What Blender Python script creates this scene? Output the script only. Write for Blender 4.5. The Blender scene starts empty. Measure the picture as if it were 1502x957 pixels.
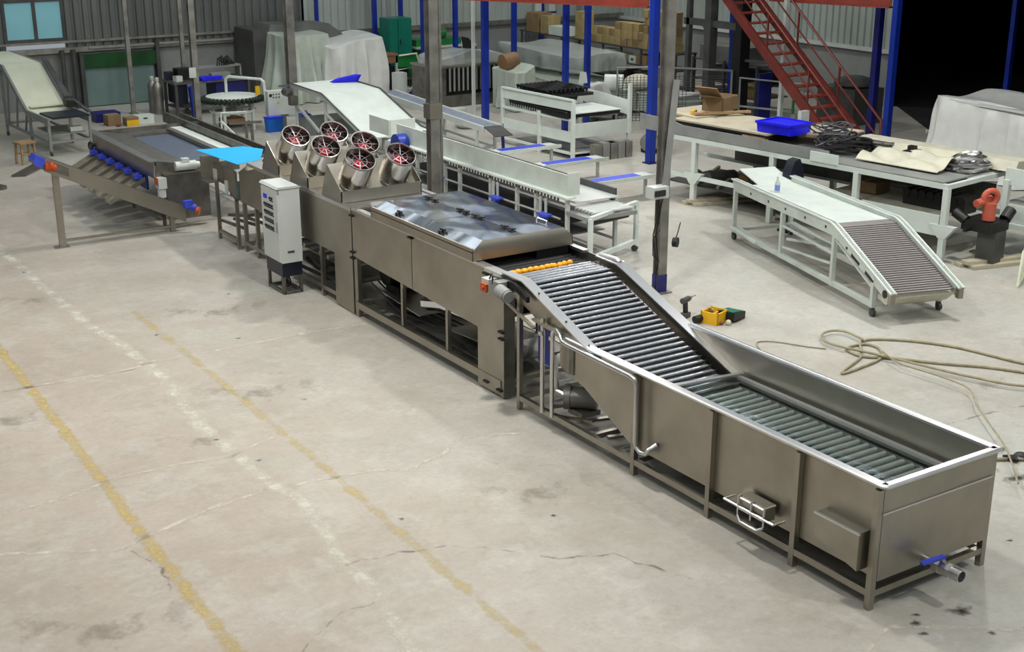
import bpy, bmesh, math, random
from mathutils import Vector, Matrix
random.seed(7)
C = bpy.context.scene
COL = C.collection
R = math.radians

# ---------------------------------------------------------------- camera, world, light
cam_d = bpy.data.cameras.new('camera'); cam = bpy.data.objects.new('camera', cam_d); COL.objects.link(cam)
cam.location = (0, 0, 5.5)
cam.rotation_euler = (R(71.534), 0, R(-33.03))
cam_d.sensor_width = 36; cam_d.lens = 46.55; cam_d.clip_end = 200
C.camera = cam
C.view_settings.view_transform = 'Standard'; C.view_settings.look = 'None'
C.view_settings.gamma = 1; C.view_settings.use_curve_mapping = False
C.view_settings.exposure = -0.12
w = bpy.data.worlds.new('world'); C.world = w; w.use_nodes = True
w.node_tree.nodes['Background'].inputs[0].default_value = (.8, .9, 1, 1)
w.node_tree.nodes['Background'].inputs[1].default_value = 0.4

LAMPS = [  # x, y, watts
    (10.6, 20.2, 354), (7.2, 11.6, 378), (9.6, 2.6, 215), (3.2, 15.8, 236), (2.6, 6.8, 125),
    (15.2, 11.6, 307), (15.5, 20.2, 260), (12.5, 28.4, 150), (22.0, 28.4, 240), (19.0, 6.8, 201)]
SKYLIGHT_STRENGTH = 1.75
SKYLIGHTS = [(-5, -4.6 + 4.2*i, 26, 1.4) for i in range(10)]  # x0, y, length, width

# ---------------------------------------------------------------- materials
MATS = {}
def mat(name, col, rough=.5, metal=0.0, var=.12, scale=3.0, bump=0.0, bscale=40, spec=.5, emit=0, alpha=None,
        col2=None, stretch=None, trans=0, wav=0.0, wscale=1.2, rvar=0.0):
    m = bpy.data.materials.new(name); m.use_nodes = True
    nt = m.node_tree; N = nt.nodes; L = nt.links
    b = N['Principled BSDF']
    tc = N.new('ShaderNodeTexCoord'); src = tc.outputs['Object']
    if stretch:
        mp = N.new('ShaderNodeMapping'); mp.inputs['Scale'].default_value = stretch
        L.new(src, mp.inputs[0]); ssrc = mp.outputs[0]
    else: ssrc = src
    n = N.new('ShaderNodeTexNoise'); n.inputs['Scale'].default_value = scale; n.inputs['Detail'].default_value = 5
    L.new(ssrc, n.inputs['Vector'])
    mx = N.new('ShaderNodeMix'); mx.data_type = 'RGBA'
    c2 = col2 or tuple(c * (1 - var * 2) for c in col)
    mx.inputs['A'].default_value = (*col, 1); mx.inputs['B'].default_value = (*c2, 1)
    rp = N.new('ShaderNodeMapRange'); rp.inputs['From Min'].default_value = .35; rp.inputs['From Max'].default_value = .7
    L.new(n.outputs['Fac'], rp.inputs['Value']); L.new(rp.outputs[0], mx.inputs['Factor'])
    L.new(mx.outputs['Result'], b.inputs['Base Color'])
    b.inputs['Roughness'].default_value = rough; b.inputs['Metallic'].default_value = metal
    b.inputs['Specular IOR Level'].default_value = spec
    if rvar:
        rr = N.new('ShaderNodeMapRange'); rr.inputs['To Min'].default_value = rough; rr.inputs['To Max'].default_value = rough + rvar
        L.new(n.outputs['Fac'], rr.inputs['Value']); L.new(rr.outputs[0], b.inputs['Roughness'])
    last = None
    if bump:
        n2 = N.new('ShaderNodeTexNoise'); n2.inputs['Scale'].default_value = bscale; n2.inputs['Detail'].default_value = 3
        L.new(ssrc, n2.inputs['Vector'])
        bp = N.new('ShaderNodeBump'); bp.inputs['Strength'].default_value = bump; bp.inputs['Distance'].default_value = .02
        L.new(n2.outputs['Fac'], bp.inputs['Height']); last = bp
    if wav:
        n3 = N.new('ShaderNodeTexNoise'); n3.inputs['Scale'].default_value = wscale; n3.inputs['Detail'].default_value = 1
        L.new(src, n3.inputs['Vector'])
        b2 = N.new('ShaderNodeBump'); b2.inputs['Strength'].default_value = 1; b2.inputs['Distance'].default_value = wav
        L.new(n3.outputs['Fac'], b2.inputs['Height'])
        if last: L.new(last.outputs[0], b2.inputs['Normal'])
        last = b2
    if last: L.new(last.outputs[0], b.inputs['Normal'])
    if emit:
        b.inputs['Emission Color'].default_value = (*col, 1); b.inputs['Emission Strength'].default_value = emit
    if alpha is not None: b.inputs['Alpha'].default_value = alpha
    MATS[name] = m
    return m
def hexc(h):
    o = []
    for i in (0, 2, 4):
        c = int(h[i:i+2], 16) / 255
        o.append(c / 12.92 if c < .04045 else ((c + .055) / 1.055) ** 2.4)
    return tuple(o)
steel = mat('stainless_steel', (.40, .375, .32), .33, 1.0, var=.08, scale=2.2, bump=.05, bscale=30, wav=.004, wscale=1.6, rvar=.14)
steel_b = mat('brushed_steel_bright', (.64, .64, .64), .27, 1.0, var=.05, scale=4, rvar=.1)
steel_f = mat('fan_duct_steel', (.52, .50, .46), .2, 1.0, var=.05, scale=4, wav=.006, wscale=2.5, rvar=.08)
steel_m = mat('mirror_steel_sheet', (.66, .70, .76), .12, 1.0, var=.03, scale=2, wav=.035, wscale=1.5, rvar=.05)
steel_w = mat('wet_roller_steel', (.40, .43, .42), .4, .4, var=.1, scale=6)
steel_r = mat('roller_steel', (.50, .51, .54), .26, 1.0, var=.06, scale=6)
steel_d = mat('dull_dark_steel', (.24, .23, .21), .42, .9, var=.2, scale=5, bump=.05)
galv = mat('galvanised_post_steel', (.33, .32, .29), .45, .7, var=.2, scale=4, bump=.08)
white = mat('white_paint', hexc('d3dcd5'), .42, var=.06, scale=3)
white_d = mat('off_white_enamel', hexc('c9d0c8'), .45, var=.08, scale=3)
cream = mat('cream_belt', hexc('d9dcc4'), .6, var=.06, scale=2)
blue = mat('blue_paint', hexc('0c2e98'), .4, var=.12, scale=2)
navy = mat('navy_blue_paint', hexc('141a6a'), .45, var=.15, scale=2)
bluep = mat('bright_blue_plastic', hexc('1616f0'), .4, var=.08, scale=4)
bluem = mat('blue_painted_motor', hexc('3a4fd0'), .4, var=.15, scale=8)
cyan = mat('cyan_plastic_sheet', hexc('12b4f2'), .35, var=.03, scale=1)
red = mat('red_oxide_paint', hexc('8e3828'), .5, var=.15, scale=3)
reds = mat('shaded_red_oxide', hexc('6c2a22'), .5, var=.15, scale=3)  # red oxide darkened: the shade on the stairs is put into the colour
redl = mat('red_fan_hub', hexc('b81230'), .35, var=.1, scale=5)
maroon = mat('dark_maroon_blades', hexc('4a1824'), .35, var=.2, scale=5)
orange = mat('orange_peel', hexc('f09a08'), .4, var=.15, scale=20, bump=.15, bscale=120, col2=hexc('f7b80c'))
orp = mat('orange_plastic', hexc('c4501e'), .4, var=.1)
green = mat('green_paint', hexc('147a38'), .5, var=.15)
dgreen = mat('dark_green_fabric', hexc('064a16'), .7, var=.2)
teal = mat('teal_enamel', hexc('0a7460'), .4, var=.1)
grey = mat('grey_paint', hexc('8d8f8c'), .5, var=.12)
greyl = mat('pale_grey_enamel', hexc('c3c8c4'), .4, var=.04, scale=2)
greyd = mat('dark_grey_paint', hexc('4c4d4b'), .5, var=.2)
deckm = mat('slate_blue_belt', hexc('566172'), .45, var=.12, scale=6)
bluegrey = mat('blue_grey_belt', hexc('7c8696'), .5, var=.12, scale=6)
black = mat('black_rubber', hexc('141414'), .5, var=.3)
blackp = mat('black_navy_plastic', hexc('171c2c'), .4, var=.2)
wood = mat('raw_wood', hexc('a88a62'), .7, var=.2, scale=2, stretch=(1, 8, 8))
ply = mat('pale_board', hexc('b8b09a'), .7, var=.1, scale=3)
card = mat('brown_cardboard', hexc('8c7454'), .8, var=.12, scale=3)
cardy = mat('tan_cardboard', hexc('a49262'), .8, var=.15, scale=5)
yellow = mat('yellow_plastic', hexc('e8b414'), .45, var=.1)
film = mat('milky_plastic_film', hexc('d4d6d2'), .4, var=.06, scale=4, bump=.1, bscale=9)
film_g = mat('greenish_plastic_film', hexc('b4beb2'), .4, var=.08, scale=4, bump=.1, bscale=9)
film_d = mat('grey_plastic_film', hexc('6e716c'), .5, var=.2, scale=3, bump=.3, bscale=6)
filmc = mat('cream_plastic_film', hexc('cccab6'), .5, var=.1, scale=4, bump=.15, bscale=9)
masonry = mat('painted_masonry', hexc('8b8e8c'), .85, var=.12, scale=1.2, bump=.2, bscale=12)
corr = mat('corrugated_sheet', hexc('6d716e'), .5, .2, var=.12, scale=.5)
corrl = mat('pale_corrugated_sheet', hexc('b8c2bc'), .5, .2, var=.12, scale=.5)
dark = mat('bay_shade_black', hexc('15171a'), .9, var=.2, scale=1)  # near-black colour standing in for the darkness of the unlit bay
rope = mat('beige_hose', hexc('a39a7c'), .6, var=.15, scale=10)
skin = mat('faded_leather', hexc('8a6a4a'), .7)
wire = mat('grey_wire', hexc('5c5c62'), .45, .3, var=.3, scale=20)
glassw = mat('daylit_window_pane', hexc('74a8b0'), .2, emit=.38, var=.12, scale=.8)
skyl = mat('translucent_roof_sheet', (.86, .94, 1.0), .5, var=.02, emit=SKYLIGHT_STRENGTH)
lampm = mat('lamp_glass', (1, .97, .9), .5, var=0.01, emit=20)
ink = mat('dark_ink_print', hexc('26262a'), .6)

# water: thin tinted surface
wm = bpy.data.materials.new('tank_water'); wm.use_nodes = True
N = wm.node_tree.nodes; L = wm.node_tree.links; N.clear()
o = N.new('ShaderNodeOutputMaterial'); mx = N.new('ShaderNodeMixShader'); tr = N.new('ShaderNodeBsdfTransparent')
gl = N.new('ShaderNodeBsdfGlossy'); fr = N.new('ShaderNodeFresnel'); fr.inputs[0].default_value = 1.33
tr.inputs[0].default_value = (.90, .96, .94, 1); gl.inputs['Roughness'].default_value = .08
gl.inputs[0].default_value = (.9, 1, 1, 1)
nz = N.new('ShaderNodeTexNoise'); nz.inputs['Scale'].default_value = 9; bp = N.new('ShaderNodeBump')
bp.inputs['Distance'].default_value = .003; tc = N.new('ShaderNodeTexCoord')
L.new(tc.outputs['Object'], nz.inputs['Vector']); L.new(nz.outputs['Fac'], bp.inputs['Height'])
L.new(bp.outputs[0], gl.inputs['Normal']); L.new(bp.outputs[0], fr.inputs['Normal'])
mm = N.new('ShaderNodeMath'); mm.operation = 'MULTIPLY_ADD'; mm.inputs[1].default_value = 1.0; mm.inputs[2].default_value = .10
L.new(fr.outputs[0], mm.inputs[0])
L.new(mm.outputs[0], mx.inputs[0]); L.new(tr.outputs[0], mx.inputs[1]); L.new(gl.outputs[0], mx.inputs[2])
L.new(mx.outputs[0], o.inputs[0])
# clear film used for thin draped sheets
def clearfilm(name, col, a):
    m = bpy.data.materials.new(name); m.use_nodes = True
    N = m.node_tree.nodes; L = m.node_tree.links; b = N['Principled BSDF']
    b.inputs['Base Color'].default_value = (*col, 1); b.inputs['Roughness'].default_value = .3; b.inputs['Alpha'].default_value = a
    return m
clearf = clearfilm('clear_plastic_sheet', hexc('cfd8d4'), .38)

# fading floor marks
def markmat(name, col, dens, scale=6, rough=.8, soft=.35, nz=.3):
    m = bpy.data.materials.new(name); m.use_nodes = True
    N = m.node_tree.nodes; L = m.node_tree.links; b = N['Principled BSDF']
    b.inputs['Base Color'].default_value = (*col, 1); b.inputs['Roughness'].default_value = rough
    tc = N.new('ShaderNodeTexCoord'); n = N.new('ShaderNodeTexNoise'); n.inputs['Scale'].default_value = scale; n.inputs['Detail'].default_value = 8
    n.inputs['Roughness'].default_value = .65
    L.new(tc.outputs['Object'], n.inputs['Vector'])
    sep = N.new('ShaderNodeSeparateXYZ'); L.new(tc.outputs['UV'], sep.inputs[0])
    # v 0..1 across the ribbon; edge distance
    a = N.new('ShaderNodeMath'); a.operation = 'PINGPONG'; a.inputs[1].default_value = .5; L.new(sep.outputs['Y'], a.inputs[0])
    e = N.new('ShaderNodeMapRange'); e.inputs['From Max'].default_value = soft; e.inputs['To Min'].default_value = -.25; e.inputs['To Max'].default_value = dens
    L.new(a.outputs[0], e.inputs['Value'])
    r = N.new('ShaderNodeMapRange'); r.inputs['From Min'].default_value = .38; r.inputs['From Max'].default_value = .62
    r.inputs['To Min'].default_value = -nz; r.inputs['To Max'].default_value = nz
    L.new(n.outputs['Fac'], r.inputs['Value'])
    s = N.new('ShaderNodeMath'); s.operation = 'ADD'; s.use_clamp = True
    L.new(e.outputs[0], s.inputs[0]); L.new(r.outputs[0], s.inputs[1])
    L.new(s.outputs[0], b.inputs['Alpha'])
    return m
m_yel = markmat('worn_yellow_line_paint', hexc('c9b26c'), .45, nz=.24)
m_yel2 = markmat('faded_yellow_line_paint', hexc('c8b67c'), .28, scale=3, nz=.28)
m_seam = markmat('pale_joint_repair', hexc('d8d4c6'), .42, scale=4, nz=.3)
m_seam2 = markmat('thin_pale_crack_filler', hexc('d0c8ba'), .5, scale=5)
m_crack = markmat('dark_hairline_crack', hexc('6a6256'), .16, scale=5)
m_wet = markmat('wet_floor_patch', hexc('2e2820'), .75, scale=7, rough=.12, soft=.5)
m_dirt = markmat('dusty_stain', hexc('7c7366'), .06, scale=2.2, soft=.5, nz=.3)

# concrete
fm = bpy.data.materials.new('worn_concrete'); fm.use_nodes = True
N = fm.node_tree.nodes; L = fm.node_tree.links; b = N['Principled BSDF']
tc = N.new('ShaderNodeTexCoord'); sx = N.new('ShaderNodeSeparateXYZ'); L.new(tc.outputs['Object'], sx.inputs[0])
def noise(sc, det=6, rg=.6, dist=0):
    n = N.new('ShaderNodeTexNoise'); n.inputs['Scale'].default_value = sc; n.inputs['Detail'].default_value = det
    n.inputs['Roughness'].default_value = rg; n.inputs['Distortion'].default_value = dist
    L.new(tc.outputs['Object'], n.inputs['Vector']); return n.outputs['Fac']
def mr(v, a, b_, c, d):
    n = N.new('ShaderNodeMapRange'); n.inputs[1].default_value = a; n.inputs[2].default_value = b_; n.inputs[3].default_value = c; n.inputs[4].default_value = d
    L.new(v, n.inputs[0]); return n.outputs[0]
def mixc(f, A, B, mode='MIX'):
    n = N.new('ShaderNodeMix'); n.data_type = 'RGBA'; n.blend_type = mode
    L.new(f, n.inputs['Factor'])
    for s, v in (('A', A), ('B', B)):
        if isinstance(v, tuple): n.inputs[s].default_value = (*v, 1)
        else: L.new(v, n.inputs[s])
    return n.outputs['Result']
warm = mixc(mr(noise(.55), .35, .68, 0, 1), (.45, .385, .32), (.36, .305, .245))
cool = mixc(mr(noise(.5, dist=.2), .35, .65, 0, 1), (.46, .465, .425), (.37, .35, .30))
side = mr(sx.outputs['X'], 3.6, 8.5, 0, 1)
base = mixc(side, warm, cool)
base = mixc(mr(noise(1.6, 10, .74, .15), .48, .66, 0, .6), base, (.52, .51, .46))
base = mixc(mr(noise(.8, 10, .74, .25), .54, .72, 0, .5), base, (.25, .22, .18))
base = mixc(mr(noise(.7, 9, .7, .4), .56, .68, 0, .5), base, (.43, .455, .40))
base = mixc(mr(noise(5.5, 7, .8, .2), .50, .70, 0, .45), base, (.30, .265, .215))
base = mixc(mr(noise(14, 6, .8), .40, .75, 0, .35), base, (.26, .22, .18))
base = mixc(mr(noise(45, 3, .8), .66, .76, 0, .5), base, (.20, .17, .14))
L.new(base, b.inputs['Base Color'])
rr = mr(noise(1.3), .3, .7, .42, .75); L.new(rr, b.inputs['Roughness'])
bp = N.new('ShaderNodeBump'); bp.inputs['Strength'].default_value = .35; bp.inputs['Distance'].default_value = .01
L.new(noise(9, 8, .7), bp.inputs['Height']); L.new(bp.outputs[0], b.inputs['Normal'])

# ---------------------------------------------------------------- mesh helpers
class M:
    def __init__(s): s.v = []; s.f = []; s.uv = None
    def add(s, vs, fs):
        k = len(s.v); s.v += [tuple(v) for v in vs]; s.f += [tuple(i + k for i in f) for f in fs]; return s
    def box(s, x0, x1, y0, y1, z0, z1):
        vs = [(x, y, z) for z in (z0, z1) for y in (y0, y1) for x in (x0, x1)]
        return s.add(vs, [(0, 2, 3, 1), (4, 5, 7, 6), (0, 1, 5, 4), (2, 6, 7, 3), (0, 4, 6, 2), (1, 3, 7, 5)])
    def cb(s, c, d):
        return s.box(c[0]-d[0]/2, c[0]+d[0]/2, c[1]-d[1]/2, c[1]+d[1]/2, c[2]-d[2]/2, c[2]+d[2]/2)
    def prism(s, pts, ax, a, b):
        def P(p, t): return {'x': (t, p[0], p[1]), 'y': (p[0], t, p[1]), 'z': (p[0], p[1], t)}[ax]
        n = len(pts); vs = [P(p, a) for p in pts] + [P(p, b) for p in pts]
        fs = [tuple(range(n)), tuple(range(2*n-1, n-1, -1))] + [(i, (i+1) % n, n+(i+1) % n, n+i) for i in range(n)]
        return s.add(vs, fs)
    def cyl(s, p0, p1, r, n=10, r2=None, cap=True):
        return s.tube([p0, p1], r, n, cap=cap, r2=r2)
    def tube(s, pts, r, n=8, cap=True, r2=None, closed=False):
        pts = [Vector(p) for p in pts]; k = len(pts); vs = []; fs = []; up = None
        for i, p in enumerate(pts):
            if closed: d = (pts[(i+1) % k] - p).normalized() + (p - pts[i-1]).normalized()
            else:
                d = Vector()
                if i < k-1: d += (pts[i+1] - p).normalized()
                if i > 0: d += (p - pts[i-1]).normalized()
            if d.length < 1e-6: d = Vector((0, 0, 1))
            d.normalize()
            if up is None:
                up = Vector((0, 0, 1)) if abs(d.z) < .9 else Vector((1, 0, 0))
            a = d.cross(up)
            if a.length < 1e-4: a = d.cross(Vector((0, 1, 0)))
            a.normalize(); b = a.cross(d).normalized(); up = b
            rad = r if (r2 is None or i == 0) else r + (r2 - r) * i / (k-1)
            ph = math.pi / n
            for j in range(n):
                t = 2 * math.pi * j / n + ph
                vs.append(p + (a * math.cos(t) + b * math.sin(t)) * rad)
        m = k if closed else k-1
        for i in range(m):
            q = (i+1) % k
            for j in range(n):
                fs.append((i*n+j, i*n+(j+1) % n, q*n+(j+1) % n, q*n+j))
        if cap and not closed:
            fs.append(tuple(range(n-1, -1, -1))); fs.append(tuple(range((k-1)*n, k*n)))
        return s.add(vs, fs)
    def beam(s, p0, p1, w, h=None):
        h = h or w; p0 = Vector(p0); p1 = Vector(p1); d = (p1 - p0).normalized()
        up = Vector((0, 0, 1)) if abs(d.z) < .95 else Vector((0, 1, 0))
        a = d.cross(up).normalized() * (w/2); b = a.cross(d).normalized() * (h/2)
        vs = [p + x*a + y*b for p in (p0, p1) for x, y in ((-1, -1), (1, -1), (1, 1), (-1, 1))]
        return s.add(vs, [(0, 3, 2, 1), (4, 5, 6, 7), (0, 1, 5, 4), (1, 2, 6, 5), (2, 3, 7, 6), (3, 0, 4, 7)])
    def ringtube(s, c, ax, r, tr, n=24, m=6):
        ax = Vector(ax).normalized(); u = ax.orthogonal().normalized(); w_ = ax.cross(u)
        return s.tube([Vector(c) + (u*math.cos(2*math.pi*i/n) + w_*math.sin(2*math.pi*i/n))*r for i in range(n)], tr, m, closed=True)
    def shell(s, c0, c1, r, t, n=24):
        """open pipe with wall thickness"""
        c0 = Vector(c0); c1 = Vector(c1); ax = (c1-c0).normalized(); u = ax.orthogonal().normalized(); w_ = ax.cross(u); vs = []; fs = []
        for c, rad in ((c0, r), (c1, r), (c1, r-t), (c0, r-t)):
            for i in range(n):
                a = 2*math.pi*i/n; vs.append(c + (u*math.cos(a) + w_*math.sin(a))*rad)
        for k in range(4):
            q = (k+1) % 4
            for i in range(n): fs.append((k*n+i, k*n+(i+1) % n, q*n+(i+1) % n, q*n+i))
        return s.add(vs, fs)
    def sphere(s, c, r, n=12, m=8, sq=1):
        vs = [(c[0], c[1], c[2]-r*sq)]; fs = []
        for i in range(1, m):
            t = math.pi*i/m
            for j in range(n):
                a = 2*math.pi*j/n; vs.append((c[0]+r*math.sin(t)*math.cos(a), c[1]+r*math.sin(t)*math.sin(a), c[2]-r*sq*math.cos(t)))
        vs.append((c[0], c[1], c[2]+r*sq)); e = len(vs)-1
        for j in range(n):
            fs.append((0, 1+(j+1) % n, 1+j)); fs.append((e, 1+(m-2)*n+j, 1+(m-2)*n+(j+1) % n))
            for i in range(m-2): fs.append((1+i*n+j, 1+i*n+(j+1) % n, 1+(i+1)*n+(j+1) % n, 1+(i+1)*n+j))
        return s.add(vs, fs)
    def grid(s, fn, nu, nv, wrap=False):
        vs = [fn(i/(nu if wrap else nu-1), j/(nv-1)) for j in range(nv) for i in range(nu)]; fs = []
        for j in range(nv-1):
            for i in range(nu if wrap else nu-1):
                q = (i+1) % nu; fs.append((j*nu+i, j*nu+q, (j+1)*nu+q, (j+1)*nu+i))
        return s.add(vs, fs)
    def lathe(s, c, prof, n=16):
        vs = []; fs = []
        for r_, z in prof:
            for i in range(n):
                a = 2*math.pi*i/n; vs.append((c[0]+r_*math.cos(a), c[1]+r_*math.sin(a), c[2]+z))
        for k in range(len(prof)-1):
            for i in range(n): fs.append((k*n+i, k*n+(i+1) % n, (k+1)*n+(i+1) % n, (k+1)*n+i))
        fs.append(tuple(range(n-1, -1, -1))); fs.append(tuple(range((len(prof)-1)*n, len(prof)*n)))
        return s.add(vs, fs)

OFF = {}
def build(name, mb, m, off=(0, 0, 0)):
    me = bpy.data.meshes.new(name)
    me.from_pydata([(v[0]-off[0], v[1]-off[1], v[2]-off[2]) for v in mb.v], [], mb.f)
    if mb.uv:
        ul = me.uv_layers.new(name='UVMap')
        for lp in me.loops: ul.data[lp.index].uv = mb.uv[lp.vertex_index]
    bm = bmesh.new(); bm.from_mesh(me); bmesh.ops.recalc_face_normals(bm, faces=bm.faces); bm.to_mesh(me); bm.free()
    for p in me.polygons: p.use_smooth = True
    me.set_sharp_from_angle(angle=R(32))
    me.materials.append(m)
    return me
def root_of(o):
    while o.parent: o = o.parent
    return o
def thing(name, label, cat, loc=(0, 0, 0), rz=0, group=None):
    """Empty at the base. rz None = part meshes are given in world coordinates."""
    o = bpy.data.objects.new(name, None); COL.objects.link(o); o.location = loc; o.empty_display_size = .2
    if rz is None: OFF[o.name] = Vector(loc)
    else: OFF[o.name] = Vector((0, 0, 0)); o.rotation_euler = (0, 0, rz)
    o['label'] = label; o['category'] = cat
    if group: o['group'] = group
    return o
def part(name, mb, m, parent, label=None, kind=None):
    off = OFF[root_of(parent).name]
    # a part's origin sits at the middle of its own mesh
    me_off = Vector((sum(v[0] for v in mb.v), sum(v[1] for v in mb.v), sum(v[2] for v in mb.v))) / len(mb.v)
    pw = OFF.get('p:' + parent.name, off)
    o = bpy.data.objects.new(name, build(name, mb, m, me_off)); COL.objects.link(o); o.parent = parent
    o.location = me_off - pw; OFF['p:' + o.name] = me_off
    if label: o['label'] = label
    if kind: o['kind'] = kind
    return o
def single(name, label, cat, mb, m, group=None, kind=None):
    xs = [v[0] for v in mb.v]; ys = [v[1] for v in mb.v]; zs = [v[2] for v in mb.v]
    off = Vector(((min(xs)+max(xs))/2, (min(ys)+max(ys))/2, min(zs)))
    o = bpy.data.objects.new(name, build(name, mb, m, off)); COL.objects.link(o); o.location = off
    OFF[o.name] = off
    o['label'] = label; o['category'] = cat
    if group: o['group'] = group
    if kind: o['kind'] = kind
    return o
def struct(name, mb, m, label=None, parent=None):
    o = bpy.data.objects.new(name, build(name, mb, m)); COL.objects.link(o)
    if parent: o.parent = parent
    else: o['kind'] = 'structure'
    OFF[o.name] = Vector((0, 0, 0))
    if label: o['label'] = label
    return o
def copies(name, mb, m, parent, locs):
    """alike parts sharing one mesh; mb is modelled about its own origin, locs are in the parent frame's coordinates"""
    me = build(name, mb, m); pw = OFF.get('p:' + parent.name, OFF[root_of(parent).name]); out = []
    for l in locs:
        o = bpy.data.objects.new(name, me); COL.objects.link(o); o.parent = parent
        o.location = Vector(l[:3]) - pw
        if len(l) > 3: o.rotation_euler = l[3]
        out.append(o)
    return out
def dup(root, loc, rz=None, label=None, group=None):
    c = root.copy(); COL.objects.link(c); c.location = loc; OFF[c.name] = Vector((0, 0, 0))
    if rz is not None: c.rotation_euler = (0, 0, rz)
    if label: c['label'] = label
    if group: c['group'] = group
    for ch in root.children:
        d = ch.copy(); COL.objects.link(d); d.parent = c
        for g in ch.children:
            e = g.copy(); COL.objects.link(e); e.parent = d
    return c
# ================================================================ SETTING
X0, X1, Y0, Y1, HZ = -7.0, 40.0, -8.0, 35.0, 8.5
floor = struct('floor', M().box(X0, X1, Y0, Y1, -.2, 0), fm, 'worn grey concrete slab floor')
def ribbon(name, pts, wd, m, z=.0015, label=None, jit=0.0, sub=6):
    P = []
    for i in range(len(pts)-1):
        a = Vector((*pts[i], z)); b_ = Vector((*pts[i+1], z))
        for k in range(sub):
            q = a.lerp(b_, k/sub)
            P.append(q + Vector((random.uniform(-jit, jit), random.uniform(-jit, jit), 0)))
    P.append(Vector((*pts[-1], z)))
    mb = M(); mb.uv = []
    for i, p in enumerate(P):
        d = (P[min(i+1, len(P)-1)] - P[max(i-1, 0)]).normalized(); s = Vector((-d.y, d.x, 0)) * wd/2
        mb.v += [tuple(p - s), tuple(p + s)]; mb.uv += [(i/10, 0), (i/10, 1)]
    mb.f = [(2*i, 2*i+2, 2*i+3, 2*i+1) for i in range(len(P)-1)]
    return part(name, mb, m, floor, label)
def patch(name, x, y, rx, ry, m, z=.002, n=20, label=None, seed=0):
    rg = random.Random(seed + int(x*100)); mb = M(); mb.uv = [(0, .5)]; mb.v = [(x, y, z)]
    ph = [rg.uniform(0, 6) for _ in range(3)]
    for i in range(n):
        a = 2*math.pi*i/n; k = 1 + .18*math.sin(2*a+ph[0]) + .12*math.sin(3*a+ph[1]) + .08*math.sin(5*a+ph[2])
        mb.v.append((x+rx*k*math.cos(a), y+ry*k*math.sin(a), z)); mb.uv.append((0, 0))
    mb.f = [(0, 1+i, 1+(i+1) % n) for i in range(n)]
    return part(name, mb, m, floor, label)
ribbon('painted_line', [(3.12, 20), (3.12, 16.5), (3.08, 13.3), (3.02, 10.6), (2.99, 8.4), (2.97, 4)], .20, m_yel, label='worn yellow line painted along the slab')
ribbon('painted_line', [(5.01, 17.2), (5.02, 15.07), (5.0, 11.2), (4.95, 8.8), (4.91, 7.2), (4.9, 4)], .17, m_yel2, label='almost worn away yellow line near the machine')
ribbon('joint_seam', [(4.27, 22), (4.30, 19.2), (4.32, 17.1), (4.44, 16.06), (4.51, 14.8), (4.36, 12.9), (4.36, 12.06), (4.41, 11.0)], .26, m_seam, jit=.02)
ribbon('joint_seam', [(4.41, 11.0), (4.5, 10.6), (4.42, 9.9), (4.31, 9.4), (4.29, 8.7), (4.12, 7.7), (4.1, 5)], .26, m_seam, jit=.02)
ribbon('joint_seam', [(-3, 15.02), (2.78, 15.0), (4.25, 14.92), (4.6, 15.04), (5.5, 15.0), (6.5, 15.02), (7.44, 14.94)], .10, m_seam2, jit=.006)
ribbon('joint_seam', [(2.78, 15.0), (3.53, 14.9), (4.4, 14.9)], .06, m_seam2, jit=.006)
ribbon('crack', [(1.5, 11.9), (2.05, 11.78), (2.54, 11.8), (3.25, 11.98), (3.86, 11.96), (4.32, 11.86), (4.9, 12.1)], .10, m_seam2, jit=.012)
ribbon('crack', [(0.9, 11.0), (1.86, 10.98), (2.22, 10.8), (2.73, 10.52), (3.07, 10.64), (3.65, 10.83), (4.31, 10.95)], .10, m_seam2, jit=.015)
ribbon('crack', [(4.5, 10.9), (5.39, 10.77), (5.67, 10.59), (6.16, 10.76), (6.5, 11.0), (7.1, 10.75)], .09, m_seam2, jit=.015)
ribbon('crack', [(2.8, 10.5), (2.95, 10.0), (2.9, 9.6)], .05, m_crack, jit=.02)
ribbon('crack', [(4.3, 9.2), (5.2, 9.05), (5.9, 8.3), (6.3, 8.1), (6.6, 7.4)], .05, m_crack, jit=.03)
ribbon('crack', [(3.3, 8.1), (3.9, 8.5), (4.3, 8.5)], .04, m_crack, jit=.02)
ribbon('joint_seam', [(9.6, 8.6), (12, 8.4), (14, 8.1)], .05, m_crack, jit=.02)
ribbon('joint_seam', [(10.6, 12.9), (10.75, 11.9), (10.6, 11.0), (10.3, 10.2)], .1, m_dirt, jit=.02)
ribbon('joint_seam', [(10.4, 20), (10.45, 15), (10.5, 11), (10.4, 5)], .1, m_seam2, jit=.012)
ribbon('joint_seam', [(8.9, 4.9), (7.4, 6.0), (6.6, 5.7), (5.0, 5.6)], .1, m_seam2, jit=.01)
for i, (x, y, a, b_) in enumerate([(10.35, 7.55, .5, .16), (10.8, 7.75, .32, .12), (10.55, 7.2, .28, .08)]):
    patch('water_patch', x, y, a, b_, m_wet, seed=i)
for i, (x, y, a, b_) in enumerate([(8.07, 5.85, .14, .12), (7.62, 5.92, .08, .06), (7.55, 5.78, .06, .05), (7.72, 6.0, .05, .04), (8.0, 5.5, .06, .04)]):
    patch('water_patch', x, y, a, b_, m_wet, seed=i+9)
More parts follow.
